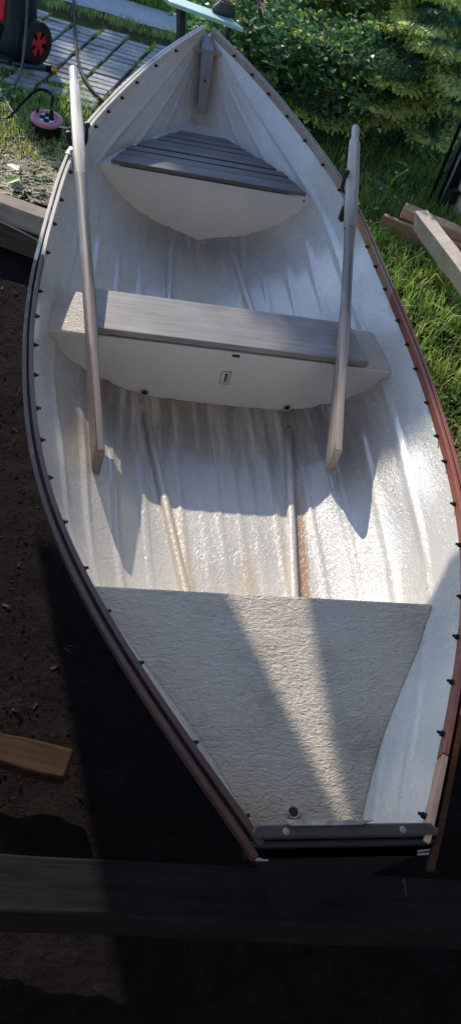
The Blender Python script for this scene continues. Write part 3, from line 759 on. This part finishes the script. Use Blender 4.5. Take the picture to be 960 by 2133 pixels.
def wire(name, pts, r, m, label, cat, extra=None):
    g = G(); g.tube(smooth_pts(pts, 10), r, 8); return tag(g.build(name, M[m], None, True), label, cat)
Z0 = -.10
wire('power_cable', [(-.99, 5.33, .50), (-.985, 5.25, .2), (-1.0, 5.12, -.05), (-1.02, 5.02, Z0+.01), (-1.05, 4.86, Z0), (-1.06, 4.72, Z0), (-1.0, 4.5, Z0+.01), (-.93, 4.36, Z0)], .008, 'grey_hose', 'grey cable hanging from the washer down to the grass', 'cable')
wire('power_cable', [(-1.35, 5.0, Z0), (-1.13, 4.86, Z0), (-1.08, 4.74, Z0), (-1.03, 4.62, Z0), (-1.02, 4.53, Z0), (-1.09, 4.5, Z0), (-1.25, 4.52, Z0-.01)], .006, 'grey_hose', 'thin pale cable looping in the grass at the left edge', 'cable')
wire('power_cable', [(-1.12, 4.40, Z0), (-1.02, 4.38, Z0+.01), (-.93, 4.43, .0), (-.86, 4.48, .06), (-.80, 4.48, .07), (-.765, 4.43, .06), (-.765, 4.37, .03)], .0075, 'black', 'black cable arching into the pink cable reel', 'cable')
wire('power_cable', [(-.85, 4.36, -.05), (-.855, 4.27, -.07), (-.88, 4.2, -.10), (-.93, 4.16, Z0), (-.98, 4.15, Z0)], .006, 'grey_hose', 'short grey cable curling out of the reel onto the grass', 'cable')
wire('black_hose', [(-.93, 9.0, -.09), (-.80, 7.5, -.09), (-.762, 7.19, -.09), (-.735, 6.7, -.085), (-.71, 6.3, -.09), (-.68, 5.85, -.09), (-.64, 5.5, -.09), (-.585, 5.23, -.09), (-.50, 5.0, -.09), (-.36, 4.8, -.10)], .011, 'black', 'long black hose running from the road across the pavers', 'hose')
gh_ = empty('garden_hose', (-.83, 5.33, -.085), 'dark garden hose with brass end lying in front of the washer', 'hose')
g = G(); g.tube(smooth_pts([(-.85, .10, 0), (-.55, .02, 0), (-.33, -.02, .0), (-.14, -.03, .0), (0, 0, 0)], 8), .014, 10); g.build('tube', M['blue_hose'], gh_, True)
g = G(); g.tube([(-.03, -.005, 0), (.005, .0, 0)], .021, 12); g.build('collar', M['black'], gh_, True)
g = G(); g.tube([(.003, 0, 0), (.012, .002, 0), (.03, .003, 0), (.042, .004, 0)], [.024, .027, .027, .022], 12); g.build('coupling', M['brass'], gh_)

# cable reel
cr = empty('cable_reel', (-.785, 4.32, -.065), 'pink topped black cable reel lying in the grass', 'cable reel', rz=R_(-20)); cr.rotation_euler = (R_(10), R_(4), R_(-20)); cr.scale = (.76, .76, .7)
g = G(); v = []; 
g.tube([(0, 0, -.065), (0, 0, -.055), (0, 0, .045), (0, 0, .052)], [.10, .112, .118, .108], 32); g.build('drum', M['black'], cr, True).modifiers.new('e', 'EDGE_SPLIT')
g = G(); v = []; f = []; nn = 36
for r, z in ((.121, .050), (.123, .058), (.117, .064), (.066, .068), (.064, .060)):
    v += [(r*math.cos(2*math.pi*k/nn), r*math.sin(2*math.pi*k/nn), z) for k in range(nn)]
for i in range(4):
    for k in range(nn): f.append((i*nn+k, i*nn+(k+1) % nn, (i+1)*nn+(k+1) % nn, (i+1)*nn+k))
g.add(v, f); g.build('lid', M['pink'], cr, True)
hub = G(); hub.tube([(0, 0, .055), (0, 0, .066)], [.066, .064], 28); hub = hub.build('socket_plate', M['paper'], cr)
for a in (.3, 1.87, 3.44, 5.0):
    g = G(); g.tube([(.036*math.cos(a), .036*math.sin(a), .064), (.036*math.cos(a), .036*math.sin(a), .069)], .024, 16); g.build('socket', M['black'], hub)
g = G(); g.tube([(.02, .035, .066), (.02, .04, .12)], [.018, .012], 10); g.build('plug', M['black'], cr)
g = G(); g.tube([(-.09, .03, .062), (-.09, .03, .090)], [.010, .012], 10); g.build('crank_knob', M['black'], cr)
g = G(); g.tube([(.11, -.03, .055), (.17, -.02, .06), (.20, .0, .075)], .008, 8); g.build('carry_handle', M['steel'], cr)

# work table behind the bow
tb = empty('work_table', (.05, 4.7, -.12), 'mint green board on dark splayed legs behind the bow', 'table')
A = Vector((-.138, 4.668)); B = Vector((.272, 4.452)); W = Vector((-.075, .20))
pl_ = [A, B, B+W, A+W]; g = G(); k = 4; off = Vector((.05, 4.7, -.12))
v = [Vector((p.x, p.y, .585))-off for p in pl_]+[Vector((p.x, p.y, .607))-off for p in pl_]
g.add(v, [(3,2,1,0), (4,5,6,7), (0,1,5,4), (1,2,6,5), (2,3,7,6), (3,0,4,7)]); g.build('table_top', M['mint'], tb, bevel=.003)
for a, b in (((-.085, 4.66, .585), (.02, 4.56, -.12)), ((-.06, 4.70, .585), (.05, 4.72, -.12)), ((.19, 4.52, .585), (.10, 4.44, -.12)), ((.21, 4.60, .585), (.14, 4.66, -.12))):
    g = G(); d = (Vector(b)-Vector(a)); g.box((Vector(a)+Vector(b))/2-off, (.026, .026, d.length), d.to_track_quat('Z', 'Y').to_matrix()); g.build('leg', M['leg'], tb, bevel=.003)
sh = empty('shoe', (.165, 4.64, .610), 'small dark open shoe with brown rim lying on the mint board', 'shoe', rz=R_(-25))
v = []; f = []; nn = 20; pr = [(0, .068, .034, 0), (.012, .072, .038, 0), (.03, .066, .036, .004), (.05, .052, .032, .012), (.060, .046, .028, .014)]
for z, a, b, ox in pr: v += [(a*math.cos(2*math.pi*k/nn)+ox, b*math.sin(2*math.pi*k/nn), z) for k in range(nn)]
for i in range(len(pr)-1):
    for k in range(nn): f.append((i*nn+k, i*nn+(k+1) % nn, (i+1)*nn+(k+1) % nn, (i+1)*nn+k))
f.append(tuple(range(nn-1, -1, -1))); mesh_obj('upper', v, f, M['shoe'], sh, True)
g = G(); g.tube([(.046*math.cos(t)+.014, .028*math.sin(t), .061) for t in np.linspace(0, 2*math.pi, 25)], .005, 8, cap=False); g.build('rim', M['shoe_br'], sh, True)
g = G(); g.tube([(.014, 0, .03), (.014, 0, .034)], [.04, .042], 18); g.build('lining', M['shoe_br'], sh)
g = G(); g.box((.02, -.012, .05), (.022, .003, .03), Matrix.Rotation(.5, 3, 'X')); g.build('tag', M['paper'], sh)

# ------------------------------------------------------------------ vegetation
def blades(name, pts, hmin, hmax, wd, mats, pm, label, bend=.6):
    n_ = len(pts); P = np.array(pts); h = rng.uniform(hmin, hmax, n_)*(.5+.5*rng.random(n_)); a = rng.uniform(0, 2*math.pi, n_); be = rng.uniform(.15, bend, n_)*h*1.1
    dx, dy = np.cos(a), np.sin(a); ww = wd*rng.uniform(.6, 1.2, n_); px, py = -dy*ww, dx*ww
    V = np.zeros((n_, 5, 3))
    for i, (t, o_, k) in enumerate(((0, 0, 1), (0, 0, -1), (.62, .35, .8), (.62, .35, -.8))):
        V[:, i, 0] = P[:, 0]+dx*be*o_+px*k; V[:, i, 1] = P[:, 1]+dy*be*o_+py*k; V[:, i, 2] = P[:, 2]+h*t
    V[:, 4, 0] = P[:, 0]+dx*be; V[:, 4, 1] = P[:, 1]+dy*be; V[:, 4, 2] = P[:, 2]+h*.92-be*.25
    idx = (np.arange(n_)*5)[:, None]
    me = bpy.data.meshes.new(name); nf = 2*n_
    q = idx+np.array([[0, 1, 3, 2]]); t3 = idx+np.array([[2, 3, 4]])
    loops = np.concatenate([q, t3], 1).ravel(); tot = np.tile([4, 3], n_); st = np.concatenate([[0], np.cumsum(tot)[:-1]])
    me.vertices.add(n_*5); me.vertices.foreach_set('co', V.ravel()); me.loops.add(len(loops)); me.loops.foreach_set('vertex_index', loops.astype(np.int32))
    me.polygons.add(nf); me.polygons.foreach_set('loop_start', st.astype(np.int32)); me.polygons.foreach_set('loop_total', tot.astype(np.int32))
    for m_ in mats: me.materials.append(m_)
    mi = (rng.random(n_) < pm).astype(np.int32) if np.isscalar(pm) else (rng.random(n_) < np.array(pm)).astype(np.int32)
    me.polygons.foreach_set('material_index', np.repeat(mi, 2)); me.update(calc_edges=True)
    o = bpy.data.objects.new(name, me); COL.objects.link(o)
    return stuff(o, label, 'grass')
def scatter(n_, x0, x1, y0, y1, keep):
    out = []
    while len(out) < n_:
        x, y = random.uniform(x0, x1), random.uniform(y0, y1)
        if random.random() < keep(x, y): out.append((x, y, gh(x, y)-.005))
    return out
def hullout(x, y): return abs(x) > (gw(min(max(y, 0), 3.84))+.02 if y < 3.84 else 0)
def clump(x, y, s=4): return max(0, .5+1.1*mnoise.noise(Vector((x*s, y*s, 7))))
def lower_edge(x): return 5.02-(x+.35)*.27
# left lawn
def kl(x, y):
    d = lower_edge(x)-y
    if d < -.05: return .0
    return (.25+.75*clump(x, y))*sst(3.45, 4.0, y)*(1 if d > .12 else .5)
pts = scatter(15000, -2.0, .35, 3.45, 5.6, kl)
blades('grass', pts, .025, .085, .0028, [M['grass'], M['grass_y']], [.9*(1-sst(4.0, 4.6, p[1]))+.12 for p in pts], 'short sunlit grass on the left between timbers and pavers', 1.0)
# right lawn, tall by the boards
def kr(x, y):
    if not hullout(x, y): return 0
    return (.15+.85*clump(x, y, 3))*sst(1.35, 2.3, y)*(1-sst(4.6, 5.4, y))
pts = scatter(26000, .55, 3.0, 1.3, 5.4, kr)
blades('grass', pts, .04, .13, .003, [M['grass'], M['grass_y']], [.65*(1-sst(1.9, 2.7, p[1]))+.10 for p in pts], 'lush green grass on the right beside the hull', .9)
pts = scatter(1500, 1.05, 2.2, 2.35, 3.3, lambda x, y: clump(x, y, 5))
blades('tall_grass', pts, .12, .27, .0035, [M['grass'], M['grass_y']], .25, 'tall arching grass in front of the stacked boards', 1.1)
# verge and weeds in the joints
pts = []
while len(pts) < 3600:
    a = random.uniform(-4, 2.5); d = random.gauss(1.70, .075); p = P0+UX*a+UY*d
    if clump(p.x, p.y, 5) > random.random()*.9: pts.append((p.x, p.y, -.115))
blades('grass', pts, .03, .085, .0035, [M['grass'], M['grass_y']], .4, 'narrow grassy verge strip between pavers and road', .9)
pts = []
while len(pts) < 3800:
    i = random.randint(-16, 7); b = random.uniform(-.1, 1.42); p = P0+UX*((i-.5)*.212+random.gauss(0, .007))+UY*b
    if random.random() < .35:
        j = random.randint(0, 15); p = P0+UX*random.uniform(-3.4, 1.4)+UY*((j-.5)*.092)
    if mnoise.noise(Vector((p.x*4, p.y*4, 2))) > random.uniform(-.1, .45): pts.append((p.x, p.y, -.112))
blades('weeds', pts, .012, .05, .003, [M['grass'], M['grass_y']], .3, 'small weeds and moss growing in the paver joints', 1.0)
pts = []
while len(pts) < 9000:
    a = random.uniform(-2.5, 2.5); d = random.triangular(2.37, 3.8, 2.4); p = P0+UX*a+UY*d; pts.append((p.x, p.y, -.12))
blades('grass', pts, .08, .25, .008, [M['grass'], M['grass_y']], .2, 'long green grass on the far side of the road', .8)
pts = scatter(9000, .15, 1.3, 4.6, 8.4, lambda x, y: .8)
blades('undergrowth', pts, .05, .16, .006, [M['grass'], M['leaf']], .5, 'shaded undergrowth beneath the bushes', .9)

# litter on the dirt
def litter(name, n_, region, l0, l1, m, label):
    g = G()
    for _ in range(n_):
        x, y = region(); z = gh(x, y)+random.uniform(.002, .008); ln = random.uniform(l0, l1)
        rot = Matrix.Rotation(random.uniform(0, 6.3), 3, 'Z') @ Matrix.Rotation(random.uniform(-.3, .3), 3, 'Y')
        g.box((x, y, z), (ln, ln*random.uniform(.12, .35), random.uniform(.002, .005)), rot)
    return stuff(g.build(name, m), label, 'litter')
litter('wood_chips', 1500, lambda: (random.uniform(-1.3, -.35), random.uniform(.3, 3.15)), .004, .014, M['chip'], 'wood chips and bark crumbs strewn on the dirt')
litter('dead_leaves', 90, lambda: (random.uniform(-1.2, -.4), random.uniform(.6, 3.1)), .012, .03, M['chip2'], 'scattered dead leaf bits on the dark dirt')
litter('straw', 1500, lambda: (random.uniform(-1.5, -.6), random.triangular(3.42, 4.25, 3.55)), .015, .075, M['straw'], 'dry hay scattered behind the edging timber')
litter('straw', 900, lambda: (random.uniform(.75, 1.4), random.triangular(.9, 2.4, 1.5)), .015, .06, M['straw'], 'dry hay scattered on the ground right of the hull')

def leafblob(n_, fn, size, mats, mi, flat=.5):
    v = []; f = []; mm = []
    for _ in range(n_):
        c = Vector(fn()); s = size*random.uniform(.6, 1.3)
        u = Vector((random.gauss(0, 1), random.gauss(0, 1), random.gauss(0, flat))).normalized()
        up = Vector((random.gauss(0, .6), random.gauss(0, .6), 1)).normalized(); wv = u.cross(up).normalized(); nn_ = wv.cross(u)
        k = len(v); fold = nn_*s*.12
        v += [c, c+u*s*.35+wv*s*.32+fold, c+u*s, c+u*s*.35-wv*s*.32+fold, c+u*s*.75+wv*s*.2+fold*.6, c+u*s*.75-wv*s*.2+fold*.6]
        f += [(k, k+1, k+4, k+2), (k, k+2, k+5, k+3)]; q = mi(); mm += [q, q]
    return v, f, mm
# rose bush: stems + clustered leaves
rb = empty('rose_bush', (.80, 5.55, -.12), 'leafy rose bush with pink flowers behind the bow', 'bush')
ob = Vector((.80, 5.55, -.12)); g = G(); clus = []
for i in range(46):
    a = random.uniform(0, 6.28); r0 = random.uniform(0, .28); b = Vector((r0*math.cos(a), r0*1.2*math.sin(a), 0))
    sp = random.uniform(.15, .68); hh = random.uniform(.35, .80)
    e = b+Vector((sp*math.cos(a+random.uniform(-.5, .5)), sp*1.1*math.sin(a), hh)); m_ = (b+e)/2+Vector((0, 0, .12))
    pp = smooth_pts([b, m_, e], 5); g.tube(pp, [.009-.006*k/len(pp) for k in range(len(pp))], 5)
    for t in (4, 6, 8, 10): clus.append((pp[min(t, len(pp)-1)], .10 if t > 5 else .06))
g.build('stems', simple('rose_stems', (.16, .10, .05), .8), rb)
def rfn():
    c, r = random.choice(clus); return (c.x+random.gauss(0, r), c.y+random.gauss(0, r), max(.10, c.z+random.gauss(0, r)))
v, f, mm = leafblob(7000, rfn, .050, None, lambda: int(random.random() < .13))
mesh_obj('foliage', v, f, None, rb, False, [M['leaf'], M['leaf_lt']], mm)
for p in ((-.335, -.41, .72), (-.28, -.36, .30)):
    v, f, mm = leafblob(16, lambda: (p[0]+random.gauss(0, .006), p[1]+random.gauss(0, .006), p[2]+random.gauss(0, .006)), .040, None, lambda: 0, .8)
    mesh_obj('flower', v, f, M['petal'], rb)
for i in range(5):
    q = (random.uniform(-.1, .45), random.uniform(-.6, -.2), random.uniform(.15, .8)); g = G(); g.tube([(q[0], q[1], q[2]-.014), q, (q[0], q[1], q[2]+.014)], [.006, .017, .006], 8); g.build('bud', M['hip'], rb, True)

# spruce
def spruce(name, base, H, R0_, nb, label, seed, zmin=.0, zmax=1.0, need=230, amin=0, amax=6.283, ypr=.5, upper=60):
    rs = random.Random(seed); t0 = empty(name, base, label, 'tree')
    g = G(); g.tube([(0, 0, -.05), (0, 0, H*.3), (0, 0, H*.7), (0, 0, H)], [.09, .075, .04, .008], 10); g.build('trunk', M['bark'], t0, True)
    gb = G(); PA = []; PD = []; PL = []; PY = []; PT = []
    def twig(p, d, ln, young, th): PA.append(tuple(p)); PD.append(tuple(d.normalized())); PL.append(ln); PY.append(young); PT.append(th)
    for i in range(nb):
        z = zmin+(zmax-zmin)*rs.random(); a = rs.uniform(amin, amax); R = R0_*(1-z/H)**.9*rs.uniform(.55, 1.08)
        dirv = Vector((math.cos(a), math.sin(a), 0)); st = Vector((0, 0, z+.22))
        dr = rs.uniform(.10, .30); pts_ = [st+dirv*(R*t)+Vector((0, 0, R*(-dr*2*t+dr*1.35*t*t))) for t in np.linspace(0, 1, 9)]
        for q in pts_: q.z = max(q.z, .04)
        gb.tube(pts_, [.013-.010*k/8 for k in range(9)], 5)
        side = dirv.cross(Vector((0, 0, 1))); yb = rs.random() < ypr
        for t in np.arange(.30, 1.0, .075/R):
            k = t*8; i0 = int(k); p = pts_[i0].lerp(pts_[min(i0+1, 8)], k-i0)
            for s in (-1, 1):
                ln = min(.42, R*.36*(1.08-t))*rs.uniform(.75, 1.15)+.05
                dd = (dirv*.8+side*s*rs.uniform(.5, .95)+Vector((0, 0, rs.uniform(-.30, .04)))).normalized()
                twig(p, dd, ln, yb, .024)
                if ln > .13:
                    for tt in (.28, .5, .72):
                        for s2 in (-1, 1):
                            d2 = (dd*.75+dd.cross(Vector((0, 0, 1)))*s2*.6+Vector((0, 0, -.12))).normalized(); twig(p+dd*ln*tt, d2, ln*.40*(1.25-tt)+.02, yb, .022)
        twig(pts_[-2], dirv, R*.14, yb, .024)
    for i in range(upper):                                  # coarser boughs of the crown above the picture
        z = zmax+.5+(H-.9-zmax)*rs.random(); a = rs.uniform(-1.7, .8); R = R0_*.8*(1-z/H)**.9+.1; dirv = Vector((math.cos(a), math.sin(a), 0)); side = dirv.cross(Vector((0, 0, 1)))
        pts_ = [Vector((0, 0, z))+dirv*(R*t)+Vector((0, 0, -.3*R*t)) for t in (0, .5, 1)]; gb.tube(pts_, [.012, .008, .003], 5)
        for t in np.arange(.2, 1.01, .13/R):
            for sg in (-1, 1): twig(pts_[0].lerp(pts_[2], t), (dirv+side*sg*.8+Vector((0, 0, -.2))), .35*(1.15-t)+.06, False, .06)
    gb.build('boughs', M['bark'], t0)
    cnt = np.maximum(6, (np.array(PL)*need).astype(int)); ix = np.repeat(np.arange(len(PL)), cnt); n_ = len(ix)
    r2 = np.random.default_rng(seed); A = np.array(PA)[ix]; D_ = np.array(PD)[ix]; LN = np.array(PL)[ix]; TH = np.array(PT)[ix]
    t = r2.random(n_); an = r2.uniform(0, 6.283, n_)
    ref = np.array([.13, .4, .9]); a_ = np.cross(D_, ref); a_ /= np.linalg.norm(a_, axis=1)[:, None]; b_ = np.cross(D_, a_)
    c = A+D_*(LN*t)[:, None]; c[:, 2] -= .10*LN*t*t
    rad = a_*np.cos(an)[:, None]+b_*np.sin(an)[:, None]; nl = TH*(1-.35*t); e = c+(rad*.8+D_*.8)*nl[:, None]
    s_ = np.cross(rad, D_); s_ /= np.linalg.norm(s_, axis=1)[:, None]; s_ *= np.where(np.array(PY)[ix] & (t > .3), .0050, .0036)[:, None]
    V = np.stack([c-s_, c+s_, e+s_*.5, e-s_*.5], 1).reshape(-1, 3); V[:, 2] = np.maximum(V[:, 2], .0)
    MI = (np.array(PY)[ix] & (t > .30)).astype(np.int32)
    me = bpy.data.meshes.new('needles'); me.vertices.add(n_*4); me.vertices.foreach_set('co', V.ravel())
    me.loops.add(n_*4); me.loops.foreach_set('vertex_index', np.arange(n_*4, dtype=np.int32)); me.polygons.add(n_)
    me.polygons.foreach_set('loop_start', np.arange(0, n_*4, 4, dtype=np.int32)); me.polygons.foreach_set('loop_total', np.full(n_, 4, dtype=np.int32))
    me.materials.append(M['needle']); me.materials.append(M['tip']); me.polygons.foreach_set('material_index', MI); me.update(calc_edges=True)
    o = bpy.data.objects.new('needles', me); COL.objects.link(o); o.parent = t0; print(name, n_)
    return t0
spruce('spruce_tree', (2.25, 6.25, -.13), 6.0, 2.05, 120, 'large spruce with bright young tips on the right', 3, 0, 1.05, 230, R_(150), R_(256), .8, 150)
spruce('spruce_tree', (1.75, 8.2, -.13), 5.5, 1.5, 70, 'darker spruce standing behind the rose bush', 5, 0, 1.2, 170, R_(170), R_(370), .1, 0)

# small leafy plants in the grass
def plant(name, p, n_, size, label, m='leaf_lt', h=.05):
    z = gh(p[0], p[1]); o = empty(name, (p[0], p[1], z), label, 'plant'); g = G(); v = []; f = []
    for i in range(n_):
        a = 2*math.pi*i/n_+random.uniform(-.3, .3); e = Vector((math.cos(a)*size*.35, math.sin(a)*size*.35, h*random.uniform(.7, 1.2)))
        g.tube([(0, 0, 0), e*.6+Vector((0, 0, h*.3)), e], .002, 5)
        u = Vector((math.cos(a), math.sin(a), random.uniform(-.25, .15))); wv = Vector((-u.y, u.x, 0)); s = size*random.uniform(.7, 1.1); k = len(v); fo = Vector((0, 0, .10*s))
        v += [e, e+u*s*.3+wv*s*.3+fo, e+u*s*.75+wv*s*.2+fo*.5, e+u*s, e+u*s*.75-wv*s*.2+fo*.5, e+u*s*.3-wv*s*.3+fo]
        f += [(k, k+1, k+2, k+3), (k, k+3, k+4, k+5)]
    g.build('stalks', M['leaf'], o); mesh_obj('leaves', v, f, M[m], o); return o
plant('broadleaf_plant', (-.86, 3.62), 3, .10, 'bright broad leaf lying just behind the left timbers')
plant('broadleaf_plant', (1.25, 2.33), 5, .055, 'bright yellow green leafy sprout in the right grass')
plant('broadleaf_plant', (1.08, 2.55), 4, .06, 'pale leaf poking up behind the right rail', 'leaf', .08)
plant('broadleaf_plant', (-1.03, 4.78), 4, .06, 'small bright sprout at the edge of the pavers')
wp = empty('tall_weed', (1.22, 4.0, -.13), 'tall pale weed leaning over the stacked boards', 'plant'); g = G()
g.tube(smooth_pts([(0, 0, 0), (.02, -.03, .14), (.03, -.05, .26), (.10, -.05, .33)], 6), .006, 6); g.build('stalk', M['leaf_lt'], wp, True)
v, f, mm = leafblob(26, lambda: (random.gauss(.04, .05), random.gauss(-.04, .04), random.uniform(.05, .33)), .07, None, lambda: 0, .4); mesh_obj('leaves', v, f, M['leaf'], wp)

# ------------------------------------------------------------------ unseen things outside the picture, some added only to shape the light
# board frame added out of view, its outline cut to shade the stern seat
YF = 4.1
fr = empty('shade_frame', (0, YF, -.15), 'unseen board frame added over the bow to shade the stern', 'blocker')
def cast(x, y, z):
    t = (YF-y)/KY; return (x-KX*t, z+t)
def vert_board(pts, y0, y1, nm_):
    k = len(pts); v = [(x, y0-YF, z+.15) for x, z in pts]+[(x, y1-YF, z+.15) for x, z in pts]
    f = [tuple(range(k)), tuple(range(2*k-1, k-1, -1))]+[(i, k+i, k+(i+1) % k, (i+1) % k) for i in range(k)]
    return mesh_obj(nm_, v, f, M['beam'], fr)
zb = .33
c1 = cast(-.132, .70, zb); c2 = cast(.060, .135, zb); c3 = cast(.092, .70, zb); c4 = cast(.083, .135, zb); c5 = cast(.62, .60, .42); c6 = cast(.26, .02, .46)
top = c6[1]+.03
vert_board([(-1.9, c1[1]+.02), c1, c2, (c2[0]+.006, top), (-1.9, top)], YF-.01, YF+.01, 'shade_side_board')
vert_board([c3, (c5[0]-.05, c3[1]), c5, c6, (c4[0], c6[1]), c4], YF-.01, YF+.01, 'shade_gusset')
vert_board([(-2.4, top-.01), (2.4, top-.01), (2.4, top+.14), (-2.4, top+.14)], YF+.012, YF+.06, 'shade_header')
vert_board([(-1.41, 1.05), (-1.17, 1.05), (-1.265, 1.47), (-1.39, 1.68), (-1.465, 1.90), (-1.49, top-.02), (-1.62, top-.02)], YF-.035, YF-.013, 'shade_hanging_board')  # added to keep sun off the ground left of the hull
for x in (-2.35, 2.35):
    g = G(); g.box((x, .036, (top+.15)/2), (.1, .1, top+.15)); g.build('post', M['beam'], fr, bevel=.004)
# slim birch beyond the road
bt = empty('birch_tree', (-1.75, 11.5, -.12), 'slim leafy birch beyond the road', 'tree')
g = G(); g.tube([(0, 0, 0), (.03, 0, 2), (.05, -.02, 4), (-.06, -.0, 5.2)], [.06, .05, .03, .01], 10); g.build('trunk', M['bark'], bt, True)
tb_ = (11.5-2.65)/KY; bc = (.42-KX*tb_+1.75, .35+tb_+.12)
def bfn():
    while True:
        q = Vector((random.uniform(-1, 1), random.uniform(-1, 1), random.uniform(-1, 1)))
        if q.length < 1: return (q.x*.50+bc[0], q.y*.5, q.z*.52+bc[1])
v, f, mm = leafblob(3600, bfn, .10, None, lambda: 0, .6); mesh_obj('crown', v, f, M['birch'], bt)
# tall lime tree far down the road: its shade lies on the road and the pavers
lt = empty('lime_tree', (-3.7, 17.8, -.12), 'tall lime tree far beyond the road', 'tree')
g = G(); g.tube([(0, 0, 0), (.05, 0, 2.2), (.1, 0, 4.6)], [.16, .12, .04], 10); g.build('trunk', M['bark'], lt, True)
def lfn():
    while True:
        q = Vector((random.uniform(-1, 1), random.uniform(-1, 1), random.uniform(-1, 1)))
        if q.length < 1: return (q.x*2.1, q.y*.9, q.z*1.65+4.3)
v, f, mm = leafblob(5200, lfn, .22, None, lambda: 0, .6); mesh_obj('crown', v, f, M['birch'], lt)
# unseen canvas roof, added to give the stern a warm neutral fill
tp = empty('fill_canopy', (0, .45, -.3), 'unseen beige canvas on posts, added to warm the light on the stern', 'fill_canopy')
tm, tnt, tb2 = mat('beige_canvas'); tb2.inputs['Base Color'].default_value = (.62, .50, .36, 1); tb2.inputs['Roughness'].default_value = .9
ttr = N(tnt, 'ShaderNodeBsdfTranslucent'); ttr.inputs['Color'].default_value = (.66, .52, .36, 1); tmx = N(tnt, 'ShaderNodeMixShader'); tmx.inputs[0].default_value = .3
L(tnt, tb2.outputs[0], tmx.inputs[1]); L(tnt, ttr.outputs[0], tmx.inputs[2]); L(tnt, tmx.outputs[0], tnt.nodes['Material Output'].inputs['Surface'])
cv = [(x, y, 2.85-.06*math.sin((x+2.2)/4.4*math.pi)+.10*(1-abs(y)/1.75)) for y in np.linspace(-1.75, 1.75, 9) for x in np.linspace(-2.2, 2.2, 13)]
cvo = mesh_obj('canvas', cv, [(j*13+i, j*13+i+1, j*13+i+14, j*13+i+13) for j in range(8) for i in range(12)], tm, tp, True)
for x in (-2.15, 2.15):
    for y in (-1.7, 1.7):
        g = G(); g.tube([(x, y, 0), (x, y, 2.85)], .025, 10); g.build('post', M['steel'], tp, True)
mp = empty('added_maple', (4.8, .3, -.25), 'unseen broad dark maple added on the right to block skylight', 'tree')  # added to darken the left inside of the hull
g = G(); g.tube([(0, 0, 0), (.05, 0, 1.5), (.1, .1, 4.0)], [.16, .13, .04], 10); g.build('trunk', M['bark'], mp, True)
def mfn():
    while True:
        q = Vector((random.uniform(-1, 1), random.uniform(-1, 1), random.uniform(-1, 1)))
        if q.length < 1: return (q.x*1.9, q.y*2.3, q.z*2.3+3.0)
v, f, mm = leafblob(5200, mfn, .26, None, lambda: 0, .6); mesh_obj('crown', v, f, M['birch'], mp)
# unseen pale block behind the camera, added to bounce sunlight forward
hs = empty('fill_house', (0, -4.6, -.3), 'unseen pale wall added behind the stern to bounce sunlight', 'fill_house')
g = G(); g.box((0, -2.0, 1.7), (11, 4.0, 3.4)); g.build('wall', simple('pale_render_wall', (.46, .42, .36), .85, var=.05), hs)
g = G(); g.box((0, -2.0, 3.48), (11.5, 4.4, .14)); g.build('roof', M['shed'], hs)
g = G(); g.box((2.2, .012, 1.02), (.95, .05, 2.04)); dr = g.build('door', M['shed'], hs)
g = G(); g.tube([(1.86, .08, 1.0), (1.98, .08, 1.0)], .012, 8); g.build('handle', M['steel'], dr)

SC.render.engine = 'CYCLES'
SC.cycles.max_bounces = 8
bpy.context.view_layer.update()
